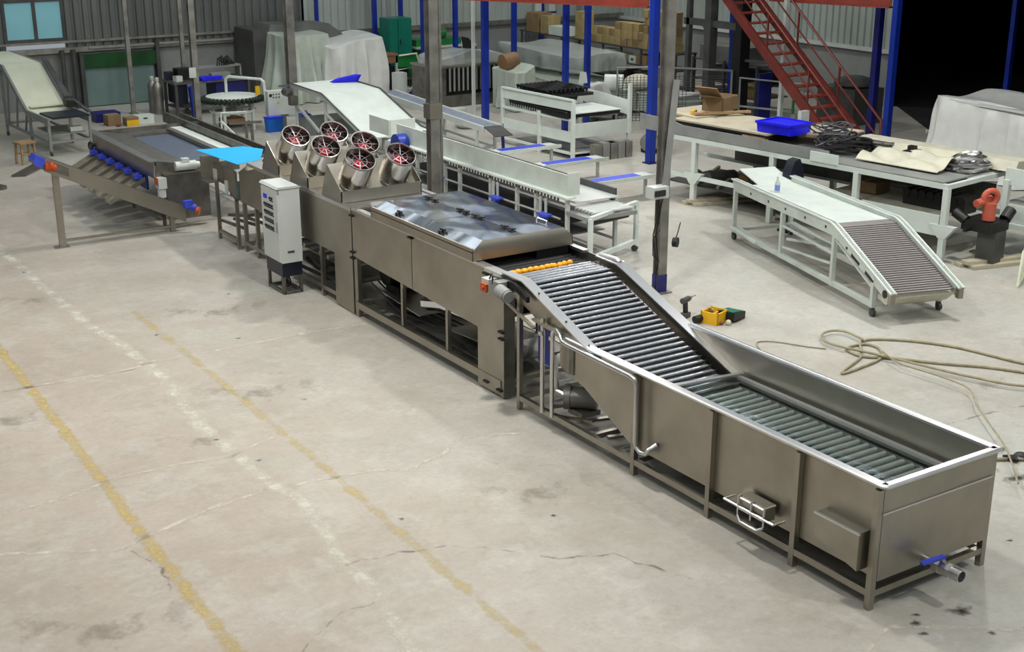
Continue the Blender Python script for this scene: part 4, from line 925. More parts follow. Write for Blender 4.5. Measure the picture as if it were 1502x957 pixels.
# ================================================================ BACK, MIDDLE
def drape(x0, x1, y0, y1, z1, z0=0.02, folds=14, flare=.14, amp=.05, seed=1, n=200, m=12, topbulge=.04, fn=None):
    rg = random.Random(seed); ph = [rg.uniform(0, 6.3) for _ in range(6)]
    cx_, cy_ = (x0+x1)/2, (y0+y1)/2; a, b_ = (x1-x0)/2, (y1-y0)/2
    def per(t):
        ang = 2*math.pi*t; c, s = math.cos(ang), math.sin(ang); k = (abs(c)**12+abs(s)**12)**(-1/12.0)
        return c*k, s*k
    mb = M(); vs = []; fs = []
    lv = [(.0, 0), (.35, 0), (.7, 0), (.93, 0)] + [(1, (j/m)) for j in range(m+1)]
    for (sc, d) in lv:
        for i in range(n):
            t = i/n; px_, py_ = per(t)
            f = 1 - 2*abs(math.sin(math.pi*folds*t+ph[0])) + .7*(1 - 2*abs(math.sin(math.pi*(folds*1.62//1)*t+ph[1]))) + .5*math.sin(2*math.pi*(folds*.4//1)*t+ph[2])
            o = (amp*f + flare)*(d**.8) * (1+.3*math.sin(5*d+ph[3]))
            zt_ = z1 + topbulge*math.sin(3*px_*sc+ph[4])*math.cos(2*py_*sc+ph[5])
            if fn: zt_ += fn(cx_+a*px_*sc, cy_+b_*py_*sc)
            z = zt_ - (zt_-z0)*d - (.02 if d == 0 and sc == 1 else 0)
            z += .02*f*(1 if 0 < d < 1 else 0)
            vs.append((cx_+(a+o)*px_*sc, cy_+(b_+o)*py_*sc, max(z, z0)))
    K = len(lv)
    for k in range(K-1):
        for i in range(n): fs.append((k*n+i, k*n+(i+1) % n, (k+1)*n+(i+1) % n, (k+1)*n+i))
    return mb.add(vs, fs)
t = thing('draped_machine', 'big machine under pale plastic sheets at the back left, taller at the left', 'covered machine', (15.5, 33.2, 0), None)
part('plastic_cover', drape(14.0, 15.4, 32.5, 34.3, 1.75, folds=11, amp=.11, flare=.2, seed=3), film_g, t, 'greenish pleated cover')
part('plastic_cover', drape(15.2, 16.75, 32.0, 34.0, 1.45, folds=10, amp=.09, flare=.10, seed=5, fn=lambda x, y: .22*(x-15.2)/1.6), film, t, 'whiter cover')
part('grey_hood', M().prism([(13.9, 1.2), (14.2, 1.95), (15.9, 1.9), (16.3, 1.6), (16.3, 1.2)], 'y', 33.6, 34.6), film_d, t, 'grey hood above the covers')
part('dark_side', M().box(13.6, 14.0, 33.4, 34.7, 0, 1.85), greyd, t)
single('plastic_sack', 'crumpled bright blue plastic sack on the white belt conveyor', 'sack', M().add([(12.75, 26.9, 1.33), (13.3, 26.75, 1.33), (13.32, 26.6, 1.50), (12.9, 26.8, 1.42), (12.75, 27.05, 1.33), (13.3, 26.95, 1.33), (13.32, 26.9, 1.48), (12.9, 27.0, 1.40)],
    [(0, 1, 2, 3), (7, 6, 5, 4), (0, 4, 5, 1), (1, 5, 6, 2), (2, 6, 7, 3), (3, 7, 4, 0)]), bluep)
# central white belt conveyor
cc = thing('belt_conveyor', 'wide white belt conveyor sloping down behind the fans', 'conveyor', (11.95, 23.4, 0), .0)
belt_conveyor(cc, 1.35, [(0, .72), (.5, .74), (2.3, 1.30), (3.9, 1.33)], .09, greyl, white, [(.4, .66), (2.2, 1.2), (3.7, 1.25)], .25, False, beltlow=-.0)
part('tail_tray', M().prism([(3.9, 1.30), (4.0, 1.30), (4.6, 1.20), (4.6, 1.16), (3.9, 1.26)], 'x', -.02, 1.3), bluegrey, cc, 'grey infeed tray')
part('dark_edge', M().prism([(0, .745), (.5, .765), (2.3, 1.325), (3.9, 1.355), (3.9, 1.34), (2.3, 1.31), (.5, .75), (0, .73)], 'x', -.06, -.03), greyd, cc)
part('dark_edge', M().prism([(0, .745), (.5, .765), (2.3, 1.325), (3.9, 1.355), (3.9, 1.34), (2.3, 1.31), (.5, .75), (0, .73)], 'x', 1.33, 1.37), greyd, cc)
part('side_brace', M().beam((0, 3.7, .9), (0, 2.3, .35), .05).beam((0, 2.2, .9), (0, .5, .3), .05), greyl, cc)
part('infeed_motor', M().cyl((-.15, 3.7, 1.15), (-.15, 3.95, 1.15), .09, 12).cb((-.12, 3.6, 1.0), (.16, .16, .2)), steel_d, cc)
part('side_tank', M().box(.1, 1.2, 3.0, 3.8, .25, .6), grey, cc)
# small conveyor right behind it
sc2 = thing('roller_conveyor', 'narrow pale grey conveyor running behind the broad dark post', 'conveyor', (14.2, 22.9, 0), -.06)
belt_conveyor(sc2, .42, [(0, .80), (5.2, .86)], .12, greyl, bluegrey, [(.3, .75), (2.6, .75), (5.0, .75)], .3, False)
part('blue_leg', M().beam((.45, -.05, 0), (.48, .1, .80), .05), navy, sc2, 'blue leg')
part('chute_end', M().prism([(-.5, .68), (0, .80), (0, .78), (-.5, .66)], 'x', .0, .4), greyd, sc2)
single('sandbag', 'pale lumpy bag on the floor left of the tall blue column', 'bag', M().sphere((16.2, 26.9, .10), .28, 14, 8, .45), film_g)
single('machine_block', 'small white block below the grille machine', 'block', M().box(16.7, 17.0, 28.2, 28.5, 0, .22), white_d)
# steel grille machine
gm = thing('grille_machine', 'stainless machine with vertical slots and milky film over its top', 'food machine', (18.2, 29.8, 0), None)
part('body', M().box(16.95, 19.4, 29.7, 30.9, 0, .30), steel_d, gm)
part('body', M().box(16.95, 17.3, 29.72, 30.9, .30, 1.02), steel_d, gm)
part('back_body', M().box(17.3, 19.4, 29.95, 30.9, .30, 1.02), black, gm)
part('top', M().box(16.9, 19.4, 29.68, 30.9, 1.02, 1.07), steel, gm)
copies('slat', M().cb((0, 0, 0), (.055, .06, .60)), steel_b, gm, [(17.42+.135*i, 29.76, .70) for i in range(14)])
part('port', M().cyl((17.12, 29.72, .2), (17.12, 29.70, .2), .06, 12), black, gm)
part('film_cover', drape(17.1, 19.3, 29.9, 30.9, 1.40, .95, folds=6, amp=.04, flare=.05, seed=8, fn=lambda x, y: -.15*abs(x-18.2)), clearf, gm, 'milky film')
part('black_guard', M().prism([(18.3, 1.1), (18.9, 1.1), (18.4, 1.65), (18.2, 1.7)], 'y', 30.4, 30.45), black, gm)
# draped bay beside
dm = thing('draped_machine', 'green tinted film draped box between the two blue columns', 'covered machine', (18.7, 28.9, 0), None)
part('plastic_cover', drape(18.4, 19.0, 28.1, 29.3, 1.0, folds=7, amp=.03, flare=.03, seed=11, fn=lambda x, y: .5*max(0, x-18.7)), film_g, dm)
part('inner_head', M().cyl((18.5, 28.9, 1.15), (18.9, 28.9, 1.2), .22, 14), skin, dm)
wr_ = thing('roll_rack', 'rack holding grey rolls wrapped in milky film', 'rack', (20.8, 29.8, 0), None)
for x, y_ in ((20.2, 31.6), (21.6, 28.1), (20.9, 29.7)): part('leg', M().beam((x, y_, 0), (x, y_, 1.0), .06), greyd, wr_)
for k_ in range(3): part('wrapped_roll', M().cyl((20.2+.28*k_, 31.8-.2*k_, .98), (21.3+.22*k_, 28.1, .98), .22, 14), film_d, wr_)
part('film_wrap', drape(20.1, 21.9, 28.0, 31.8, 1.30, .85, folds=10, amp=.05, flare=.03, seed=13), clearf, wr_, 'milky film')
part('lower_tray', M().prism([(28.0, .5), (31.8, .62), (31.8, .66), (28.0, .54)], 'x', 20.0, 21.8), film_g, wr_)
# long white roller sorter right of the fans (x 11.45..12.35, y 15.9..22.6)
ls = thing('roller_sorter', 'long white roller sorter with a tall white side board and blue trip motors', 'sorting machine', (11.9, 19.2, 0), None)
part('side_board', M().box(11.50, 11.53, 16.15, 18.85, .98, 1.30), white_d, ls, 'tall white side board')
part('side_board', M().box(11.50, 11.53, 18.87, 21.6, .98, 1.30), white_d, ls, 'tall white side board')
part('board_end', M().box(11.50, 11.72, 16.12, 16.15, .98, 1.33), white_d, ls)
part('board_ledge', M().box(11.40, 11.56, 16.0, 21.8, .95, .98), white, ls)
part('far_board', M().box(12.38, 12.42, 16.1, 22.2, .80, 1.0), greyd, ls)
part('deck', M().box(11.56, 12.38, 16.0, 22.0, .88, .90), greyl, ls)
rr_ = M().cyl((-.38, 0, 0), (.38, 0, 0), .025, 10)
copies('roller', rr_, greyl, ls, [(11.97, 15.62-.0+.085*i, .80) for i in range(6)])
part('roller_bed', M().box(11.45, 12.40, 15.55, 16.1, .70, .76), grey, ls)
for y_ in (16.1, 16.95, 17.5, 18.3, 19.3, 19.8, 20.8, 21.7):
    part('leg', M().beam((11.48, y_, 0), (11.48, y_, .95), .055), greyl, ls)
for y_ in (16.1, 18.3, 21.7):
    part('leg', M().beam((12.40, y_, 0), (12.40, y_, .85), .055), greyl, ls)
part('upper_rail', M().beam((11.46, 16.1, .82), (11.46, 21.7, .82), .03, .03), steel_b, ls)
part('trip_rail', M().cyl((11.42, 16.2, .62), (11.42, 21.9, .62), .016, 8), steel_b, ls)
part('low_rail', M().beam((11.48, 16.1, .2), (11.48, 21.7, .2), .05), greyl, ls)
part('low_rail', M().beam((12.40, 16.1, .2), (12.40, 21.7, .2), .05), greyl, ls)
part('inner_tray', M().box(11.6, 12.35, 16.3, 21.6, .50, .52), black, ls)
part('inner_tray', M().box(11.6, 12.35, 16.3, 21.6, .30, .32), grey, ls)
tm = M().cb((0, 0, 0), (.12, .26, .03)).cb((0, .02, -.04), (.09, .12, .06)).cyl((0, -.02, -.08), (0, -.02, -.14), .02, 8)
copies('trip_motor', tm, bluem, ls, [(11.36, 16.55, .63), (11.36, 17.95, .63), (11.36, 19.85, .63)])
tb = M().beam((0, 0, .02), (0, 0, .25), .03)
copies('trip_bracket', tb, greyl, ls, [(11.42, y_, .62) for y_ in (16.6, 16.75, 18.0, 18.12, 19.9, 20.02)])
tk_ = M().cb((0, 0, 0), (.02, .035, .05))
copies('chain_lug', tk_, steel_d, ls, [(11.44, 16.3+.09*i, .91) for i in range(58)])
# front open frame
part('end_frame', M().beam((11.42, 15.42, 0), (11.42, 15.42, .78), .06), white, ls)
part('end_frame', M().beam((12.66, 15.9, 0.06), (12.66, 15.9, .80), .06), white, ls)
part('end_frame', M().beam((11.42, 15.42, .78), (12.66, 15.9, .78), .06), white, ls)
part('end_frame', M().beam((11.42, 15.42, .16), (12.66, 15.9, .16), .07), white, ls)
part('belt_end', M().cyl((11.55, 15.62, .68), (12.35, 15.75, .68), .07, 14), black, ls)
part('castor', M().cyl((12.62, 15.88, .05), (12.68, 15.92, .05), .05, 10), greyd, ls)
part('blower', M().cyl((11.25, 21.2, 1.0), (11.45, 21.2, 1.0), .19, 18).cb((11.3, 21.2, .80), (.2, .3, .1)), blue, ls, 'blue blower')
part('blower_eye', M().cyl((11.24, 21.2, 1.0), (11.25, 21.2, 1.0), .07, 14), black, ls)
part('gate_box', M().box(11.55, 11.58, 22.0, 22.8, 1.0, 1.30).box(11.58, 12.1, 21.98, 22.0, 1.0, 1.30), white_d, ls)
# white cup sorter (x 15.8..17.5, y 22.3..24.9)
cs2 = thing('cup_sorter', 'white framed carrier sorter with rows of black cups and a white sheet on top', 'sorting machine', (16.6, 23.4, 0), None)
for (x, y_, h) in ((15.85, 24.75, 1.26), (15.95, 23.45, .9), (16.05, 22.35, 1.26), (17.45, 22.25, 1.5), (17.7, 24.4, 1.15)):
    part('leg', M().beam((x, y_, 0), (x, y_, h), .07), white, cs2)
def slab(p0, p1, z0, z1, t_=.03):
    m_ = M(); d = Vector((p1[0]-p0[0], p1[1]-p0[1], 0)).normalized(); s_ = Vector((-d.y, d.x, 0))*t_/2
    a = Vector((*p0, 0)); b_ = Vector((*p1, 0))
    vs = [q + Vector((0, 0, z)) for z in (z0, z1) for q in (a-s_, b_-s_, b_+s_, a+s_)]
    return m_.add(vs, [(0, 3, 2, 1), (4, 5, 6, 7), (0, 1, 5, 4), (1, 2, 6, 5), (2, 3, 7, 6), (3, 0, 4, 7)])
part('near_board', slab((15.85, 24.75), (16.05, 22.35), 1.02, 1.24), white, cs2, 'long white board')
part('near_board', slab((15.85, 24.75), (16.05, 22.35), .36, .58), white, cs2)
part('near_rail', slab((15.83, 24.75), (16.03, 22.35), 1.23, 1.27, .06), white, cs2)
part('near_rail', slab((15.85, 24.75), (16.05, 22.35), .80, .84, .06), white, cs2)
part('near_rail', slab((15.85, 24.75), (16.05, 22.35), .10, .15, .06), white, cs2)
part('end_board', slab((16.08, 22.33), (17.42, 22.25), .46, .76), white_d, cs2, 'white end board')
part('end_rail', slab((16.08, 22.33), (17.42, 22.25), .12, .16), white_d, cs2)
part('far_board', slab((17.45, 22.3), (17.75, 24.4), .84, 1.15), white, cs2, 'raised white far board')
part('low_shelf', M().box(16.1, 17.4, 22.4, 24.6, .1, .12), grey, cs2)
cup = M().lathe((0, 0, 0), [(.025, 0), (.045, .07)], 8).beam((0, 0, -.06), (0, 0, 0), .02)
copies('black_cup', cup, black, cs2, [(15.96+.085*j+.02*(24.6-yy)/2.2, yy, .92+.03*j) for j in range(2) for yy in [24.6-.088*i for i in range(25)]])
copies('black_cup', cup, black, cs2, [(16.15+.115*j, 24.6-.105*i, 1.24) for j in range(10) for i in range(12)])
part('cup_bed', M().box(16.05, 17.3, 23.35, 24.65, 1.14, 1.20), black, cs2)
part('cup_bed', M().box(15.95, 17.35, 22.45, 23.4, .86, .93), black, cs2)
part('white_sheet', M().box(16.12, 17.36, 22.42, 23.5, .94, .955), white, cs2, 'white sheet on the bed')
part('steel_blocks', M().box(16.5, 17.1, 22.0, 22.24, 0, .34), steel_d, cs2)
for i in range(5): part('carton_stack', M().box(16.35+.2*i, 16.52+.2*i, 21.95, 22.15, 0, .34+.02*(i % 2)), grey if i % 2 else galv, cs2)
dw = thing('motor_drum', 'grey motor drum on the floor right of the cup sorter', 'motor', (18.0, 22.2, 0), None)
part('drum', M().cyl((17.8, 22.0, .24), (18.2, 22.3, .24), .2, 18), galv, dw); part('drum_foot', M().cb((18.0, 22.15, .04), (.35, .3, .08)), black, dw)
# strips with blue belts lying across floor frames
for i, (x, y_, lb) in enumerate([(14.25, 22.2, 'farthest'), (14.25, 20.6, 'middle'), (14.05, 18.85, 'nearest')]):
    t = thing('outfeed_strip', 'pale outfeed table with a blue belt, %s of the three beside the cup sorter' % lb, 'conveyor', (x+.5, y_, 0), .0, 'blue belted outfeed tables')
    part('frame_top', M().box(-.75, .75, -.2, .2, .38, .42), greyl, t)
    part('blue_belt', M().box(-.6, .45, -.13, .13, .42, .435), bluem, t, 'blue belt')
    for x_ in (-.65, .65):
        part('leg', M().beam((x_, 0, 0), (x_, 0, .38), .05), greyl, t)
    part('side_lip', M().box(-.75, .75, -.22, -.2, .38, .45), white_d, t)

# blue columns
cols = [(16.0, 34.6, .16, 'behind the draped machine'), (17.7, 34.4, .20, 'right of the draped machine'), (18.65, 34.6, .18, 'behind the teal locker'), (17.9, 31.9, .25, 'just left of the broad dark post'), (19.3, 32.6, .20, 'behind the steel grille machine'),
        (16.79, 27.0, .24, 'right of the slim pale pole'), (19.24, 29.5, .2, 'beside the rack of wrapped rolls'), (23.45, 34.4, .21, 'with white boards on both sides'), (17.75, 25.05, .2, 'behind the cup sorter, left of two'), (18.4, 25.1, .2, 'behind the cup sorter, right of two'),
        (17.2, 21.2, .26, 'behind the wire mesh frame'), (24.6, 33.6, .24, 'behind the loaded shelves'), (23.0, 25.2, .3, 'behind the top of the red stairs'), (23.4, 20.9, .26, 'dark one beyond the red stairs'), (22.53, 19.66, .24, 'brightest, right of the red stairs'), (27.2, 20.2, .2, 'far off in the dark bay')]
for i, (x, y_, w_, lb) in enumerate(cols):
    t = thing('blue_column', 'blue painted steel column ' + lb, 'column', (x, y_, 0), None, 'blue columns')
    hh = 8.5
    if i in (12,): part('shaft', M().beam((x, y_, 1.9), (x, y_, hh), w_*.6), blue, t); part('stub', M().beam((x, y_, 0), (x, y_, 1.9), w_*.5), blue, t)
    else: part('shaft', M().beam((x, y_, 0.02), (x, y_, hh), w_*.58), blue if i not in (12, 13) else navy, t)
    part('base_plate', M().cb((x, y_, .012), (w_*.9, w_*.9, .024)), navy, t)
sb_ = thing('side_board', 'pair of narrow white boards strapped to the blue column', 'board', (23.45, 34.25, 0), None)
for x in (23.20, 23.70): part('board', M().box(x-.11, x+.11, 34.2, 34.27, 1.33, 2.3), white_d, sb_)
part('strap', M().box(23.05, 23.85, 34.18, 34.2, 1.75, 1.8), navy, sb_)
# red mezzanine beams
def ibeam(label, p0, p1, z0, z1, w_):
    t = thing('red_beam', label, 'beam', ((p0[0]+p1[0])/2, (p0[1]+p1[1])/2, z0), None)
    part('web', slab(p0, p1, z0, z1, .03), red, t); part('flange', slab(p0, p1, z0, z0+.03, w_), red, t); part('flange', slab(p0, p1, z1-.03, z1, w_), red, t)
ibeam('red oxide beam above the loaded shelves', (18.28, 22.75), (15.6, 27.4), 2.99, 3.3, .2)
ibeam('red oxide beam above the red stairs', (22.55, 19.85), (21.7, 22.6), 2.99, 3.3, .2)
# ---- shelves with cartons, X=22.5 y 28..34
rk = thing('storage_shelf', 'dark steel shelf unit loaded with cartons at the back', 'shelf', (22.9, 31, 0), None)
for z in (.35, .85, 1.28): part('shelf_board', M().box(22.5, 23.2, 26.8, 34.2, z, z+.04), greyd, rk)
for y_ in (26.85, 28.3, 30.0, 32.0, 34.1):
    for x in (22.53, 23.17): part('upright', M().beam((x, y_, 0), (x, y_, 1.3), .05), greyd, rk)
random.seed(21)
pos_lab = ['left end', 'left part', 'middle', 'right part', 'right end']
y_ = 30.6; k = 0
while y_ > 27.1:
    n_ = random.choice([2, 3, 3]) if y_ > 28.4 else 5
    wd = random.uniform(.2, .30)
    for j in range(n_):
        t = carton('carton', 'tan carton in the stacks on the top shelf', 22.72+random.uniform(-.04, .04), y_-wd/2, 1.32+j*.205, .34, wd-.02, .2, random.uniform(-.06, .06), random.choice([card, cardy, cardy]))
        t['group'] = 'cartons on the top shelf'; t['label'] = 'tan carton stacked on the top shelf, column %s from the left, row %s up' % (['one', 'two', 'three', 'four', 'five', 'six', 'seven', 'eight', 'nine', 'ten', 'eleven', 'twelve', 'thirteen', 'fourteen', 'fifteen', 'sixteen', 'seventeen', 'eighteen', 'nineteen'][k], ['one', 'two', 'three', 'four', 'five'][j])
    y_ -= wd; k += 1
carton('carton', 'tall brown carton standing behind the tall blue column', 22.75, 33.5, 1.32, .5, .6, .55, 0, card)
carton('carton', 'large brown carton right of the one behind the column', 22.75, 32.9, 1.32, .45, .4, .5, 0, cardy)
carton('carton', 'narrow tall carton column left of the carton stacks', 22.75, 31.2, 1.32, .4, .35, .75, 0, cardy)
carton('foam_block', 'long white foam block lying on the top shelf', 22.7, 32.2, 1.32, .45, .8, .25, 0, white, False, 'block')
for i, (yy, wd, h, m_, nm) in enumerate([(29.9, .5, .26, white, 'white bundle under the cartons'), (29.3, .4, .2, ply, 'pale low box under the cartons'), (28.7, .3, .2, white_d, 'white box with a dark mark on the middle shelf'), (28.3, .45, .25, card, 'dull brown box on the middle shelf, right'), (27.8, .3, .25, greyd, 'dark box on the middle shelf, far right')]):
    t = carton('storage_box', nm, 22.72, yy, .89, .35, wd, h, 0, m_, False, 'box')
    if i == 2: part('dark_mark', M().box(-.18, -.176, -.05, .05, .07, .13), ink, t)
for i, (yy, m_, nm) in enumerate([(30.1, navy, 'navy crate on the lowest shelf, left'), (29.2, black, 'black crate on the lowest shelf, middle'), (28.2, greyd, 'grey crate on the lowest shelf, right')]):
    t = thing('storage_crate', nm, 'crate', (22.72, yy, .39), 0)
    part('crate_body', M().prism([(-.15, 0), (.15, 0), (.18, .3), (-.18, .3)], 'y', -.35, .35), m_, t); part('crate_rim', M().box(-.2, .2, -.38, .38, .28, .31), m_, t)
# pale tanks / tables in front of the shelf
for i, (x, y_, a, b_, h, lb) in enumerate([(20.6, 26.9, 1.0, 1.3, .62, 'pale green grey tank with papers on it, behind the cup sorter'), (21.3, 25.6, .9, 1.2, .55, 'pale grey tank behind the wire mesh frame'), (19.5, 26.2, .7, .7, .35, 'low pale tank right behind the blue column pair')]):
    t = thing('pale_tank', lb, 'tank', (x, y_, 0), .2)
    part('tank_body', M().box(-a/2, a/2, -b_/2, b_/2, .12, h), film_g, t); part('tank_rim', M().box(-a/2-.04, a/2+.04, -b_/2-.04, b_/2+.04, h, h+.03), greyl, t)
    for x_ in (-1, 1):
        for yy in (-1, 1): part('leg', M().beam((x_*a*.45, yy*b_*.45, 0), (x_*a*.45, yy*b_*.45, .13), .06), greyd, t)
single('paper_sheet', 'white paper sheet taped to the right blue column of the pair', 'paper', M().prism([(25.0, 1.12), (25.35, 1.05), (25.28, 1.35), (25.05, 1.36)], 'x', 18.335, 18.345), white)
single('plastic_roll', 'round white plastic roll behind the cup sorter', 'roll', M().cyl((19.9, 26.4, .85), (20.25, 26.1, .85), .2, 18), white)
single('cloth_heap', 'tan cloth heap on the pale tank', 'cloth', M().sphere((20.9, 26.3, .80), .38, 16, 8, .5), filmc)
single('film_bundle', 'white crumpled film between the column pair', 'film', drape(18.9, 19.4, 25.6, 26.0, .95, .3, folds=6, amp=.06, seed=31), film)
# teal locker, bench, chair at the back
tl = thing('teal_locker', 'teal green steel locker against the back wall', 'locker', (18.1, 33.9, 0), None)
part('locker_body', M().box(17.75, 18.45, 33.6, 34.2, .6, 1.92), teal, tl); part('locker_door', M().box(18.02, 18.44, 33.57, 33.6, .64, 1.88), teal, tl)
part('locker_handle', M().box(18.06, 18.08, 33.55, 33.57, 1.2, 1.35), black, tl); part('locker_stand', M().box(17.8, 18.4, 33.65, 34.15, 0, .6), black, tl)
wt = thing('work_table', 'brown topped work table left of the teal locker', 'table', (17.1, 33.6, 0), None)
part('table_top', M().box(17.0, 17.8, 33.2, 33.9, .95, 1.0), mat('rust_brown_board', hexc('96664a'), .6), wt); part('table_apron', M().box(17.02, 17.78, 33.22, 33.25, .75, .95), skin, wt)
for x in (17.05, 17.4, 17.75): part('leg', M().beam((x, 33.25, 0), (x, 33.25, .95), .06), greyl, wt)
part('lower_boxes', M().box(17.08, 17.25, 33.3, 33.8, 0, .5).box(17.3, 17.7, 33.3, 33.8, .0, .65), blackp, wt)
carton('storage_box', 'white box on the brown topped table', 17.25, 33.6, 1.0, .4, .3, .2, 0, white_d, False, 'box')
gch = thing('green_trolley', 'green trolley with a white tube frame near the dark post', 'trolley', (17.4, 32.0, 0), None)
part('upper_panel', M().prism([(17.1, .80), (17.62, .80), (17.62, 1.12), (17.15, 1.12)], 'y', 31.95, 31.98), green, gch)
part('side_panel', M().prism([(17.62, .2), (17.85, .2), (17.66, 1.1), (17.62, 1.1)], 'y', 31.95, 32.3), green, gch)
part('tube_frame', M().tube([(17.12, 31.9, .25), (17.08, 31.9, .75), (17.55, 31.9, .78), (17.55, 31.9, .3), (17.45, 31.9, .2), (17.12, 31.9, .25)], .025, 6), cream, gch)
part('tube_frame', M().tube([(17.12, 31.9, 1.12), (17.65, 31.9, 1.15), (17.85, 31.9, .5)], .025, 6), cream, gch)
part('shelf', M().box(17.1, 17.6, 31.95, 32.3, .45, .48), greyd, gch); part('apron', M().box(17.5, 17.8, 31.9, 31.95, .02, .30), mat('grass_green_paint', hexc('5a9a3c'), .6), gch)
carton('storage_box', 'pale upright box left of the green trolley', 16.95, 31.6, 0, .30, .3, .72, 0, greyl, False, 'box')
single('purple_bag', 'small purple bag below the green trolley', 'bag', M().sphere((17.3, 31.4, .13), .18, 12, 7, .7), navy)
mg = thing('green_machine', 'green workshop machine with a grey rail beside the back wall', 'workshop machine', (18.9, 33.9, 0), None)
part('machine_body', M().box(18.7, 20.2, 33.8, 34.4, .5, 1.25), green, mg); part('machine_bed', M().box(18.6, 20.6, 33.6, 34.3, 1.02, 1.07), greyl, mg)
part('machine_head', M().cyl((19.2, 33.9, 1.4), (19.7, 33.9, 1.4), .14, 12), green, mg); part('machine_stand', M().box(18.8, 20.0, 33.8, 34.3, 0, .5), dgreen, mg)
single('orange_motor', 'rusty orange motor behind the broad dark post', 'motor', M().cyl((18.0, 31.4, .95), (18.4, 31.4, 1.0), .15, 12).box(18.0, 18.4, 31.3, 31.5, 0, .85), skin)
single('oil_drum', 'dark oil drum right of the teal locker', 'drum', M().lathe((18.9, 33.3, 0), [(.22, 0), (.22, .9), (.18, .92), (.18, 1.1), (.05, 1.3)], 14), blackp)
# mesh gate, frames
mg2 = thing('mesh_gate', 'grey tube frame gate with fine wire mesh, right of the nearest post', 'gate', (20.6, 24.6, 0), None)
A, B = (19.75, 24.95), (21.9, 24.0)
def on(t_, z): return (A[0]+(B[0]-A[0])*t_, A[1]+(B[1]-A[1])*t_, z)
part('gate_frame', M().tube([on(-.2, .1), on(-.2, 1.38), on(.18, 1.38)], .03, 6), grey, mg2)
part('gate_frame', M().tube([on(.22, .1), on(.22, 1.38), on(1, 1.25), on(1, .05)], .035, 6), grey, mg2)
part('gate_bar', M().beam(on(.22, .55), on(1, .55), .03), grey, mg2)
wm_ = M()
for i in range(20): wm_.beam(on(-.18+.037*i, .1), on(-.18+.037*i, 1.2), .010)
for i in range(18): wm_.beam(on(-.2, .12+.06*i), on(.95, .12+.06*i), .010)
part('wire_mesh', wm_, wire, mg2, None, 'stuff')
f2 = thing('tube_frame', 'plain grey tube frame standing right of the mesh gate', 'frame', (22.2, 23.0, 0), None)
part('frame_tube', M().tube([(21.9, 23.7, .05), (21.9, 23.7, 1.12), (22.6, 22.3, 1.08), (22.6, 22.3, .05)], .03, 6), grey, f2); part('frame_bar', M().beam((21.9, 23.7, .45), (22.6, 22.3, .42), .04), grey, f2)
single('upright_panel', 'dark blue upright panel between the mesh gate and the grey pole', 'panel', M().box(22.1, 22.5, 23.25, 23.3, 0, 1.25), navy)
# dark machine frame behind
df = thing('press_frame', 'tall dark steel press frame left of the red stairs', 'machine frame', (22.3, 25, 0), None)
for (x, y_, w_) in ((22.0, 25.75, .12), (22.0, 24.95, .22), (22.1, 23.95, .30), (22.5, 25.35, .08)): part('upright', M().beam((x, y_, 0), (x, y_, 8.5), w_), greyd if w_ < .25 else black, df)
part('head_beam', M().beam((22.0, 25.9, 2.28), (22.0, 24.0, 2.28), .12, .16), greyd, df); part('gusset', M().prism([(25.2, 2.2), (25.0, 2.2), (25.0, 1.95)], 'x', 21.95, 22.0), greyd, df)
part('mid_beam', M().beam((22.1, 24.1, 1.5), (22.3, 22.9, 1.5), .1, .06), greyd, df)
for i, (x, y_, z, a, b_, h, m_, lb) in enumerate([(23.6, 25.9, 1.22, .8, 1.5, .35, film_d, 'long grey wrapped bundle on the rack behind the press frame'), (23.6, 25.9, .72, .7, 1.3, .3, greyd, 'dark bundle on the lower rack behind the press frame'),
        (23.75, 24.8, .72, .5, .7, .35, blackp, 'dark machine block beside the stairs'), (23.3, 24.6, .43, .5, .4, .35, cardy, 'small yellow carton low beside the stairs')]):
    t = carton('wrapped_bundle', lb, x, y_, z, a, b_, h, .1, m_, False, 'bundle')
rk2 = thing('steel_rack', 'dark rack behind the press frame', 'shelf', (23.6, 26.2, 0), None)
for z in (.43, .72, 1.22): part('rack_shelf', M().box(23.0, 24.1, 24.3, 26.7, z-.03, z), greyd, rk2)
for y_ in (24.3, 25.5, 26.7): part('rack_post', M().beam((23.0, y_, 0), (23.0, y_, 1.25), .06), greyd, rk2)
post('grey_pole', 'slim pale grey pole standing before the red stairs', 21.6, 22.0, 8.5, .09, greyl, channel=False, base=False)
# red stairs, foot Y=18.7 rising to +Y
sr = thing('red_stairs', 'red oxide steel stairs with handrails going up to the left', 'stairs', (20.85, 20.5, 0), None)
def zs(y_): return (y_-18.8)*.80
for x in (20.4, 21.3): part('stringer', M().prism([(18.7, 0), (18.95, 0), (23.6, zs(23.6)-.12), (23.6, zs(23.6)+.12), (18.8, .2)], 'x', x-.03, x+.03), reds, sr)
copies('tread', M().cb((0, 0, 0), (.86, .24, .03)), red, sr, [(20.85, 19.05+.25*i, zs(19.05+.25*i)) for i in range(17)])
for x in (20.4, 21.3):
    part('handrail', M().tube([(x, 18.75, .0), (x, 18.75, .85), (x, 23.6, zs(23.6)+.9)], .028, 6), reds, sr); part('mid_rail', M().tube([(x, 18.75, .45), (x, 23.6, zs(23.6)+.5)], .02, 6), reds, sr)
    for y_ in (20.0, 21.3, 22.6): part('baluster', M().beam((x, y_, zs(y_)), (x, y_, zs(y_)+.88), .035), reds, sr)
gb = thing('switch_cabinet', 'small pale green switch cabinet on a pole at the foot of the stairs', 'switch box', (19.9, 19.6, 0), None)
part('cabinet_box', M().box(19.75, 19.98, 19.5, 19.6, .75, 1.08), greyl, gb); part('cabinet_pole', M().beam((19.65, 19.65, 0), (19.65, 19.65, 1.3), .04), dgreen, gb)
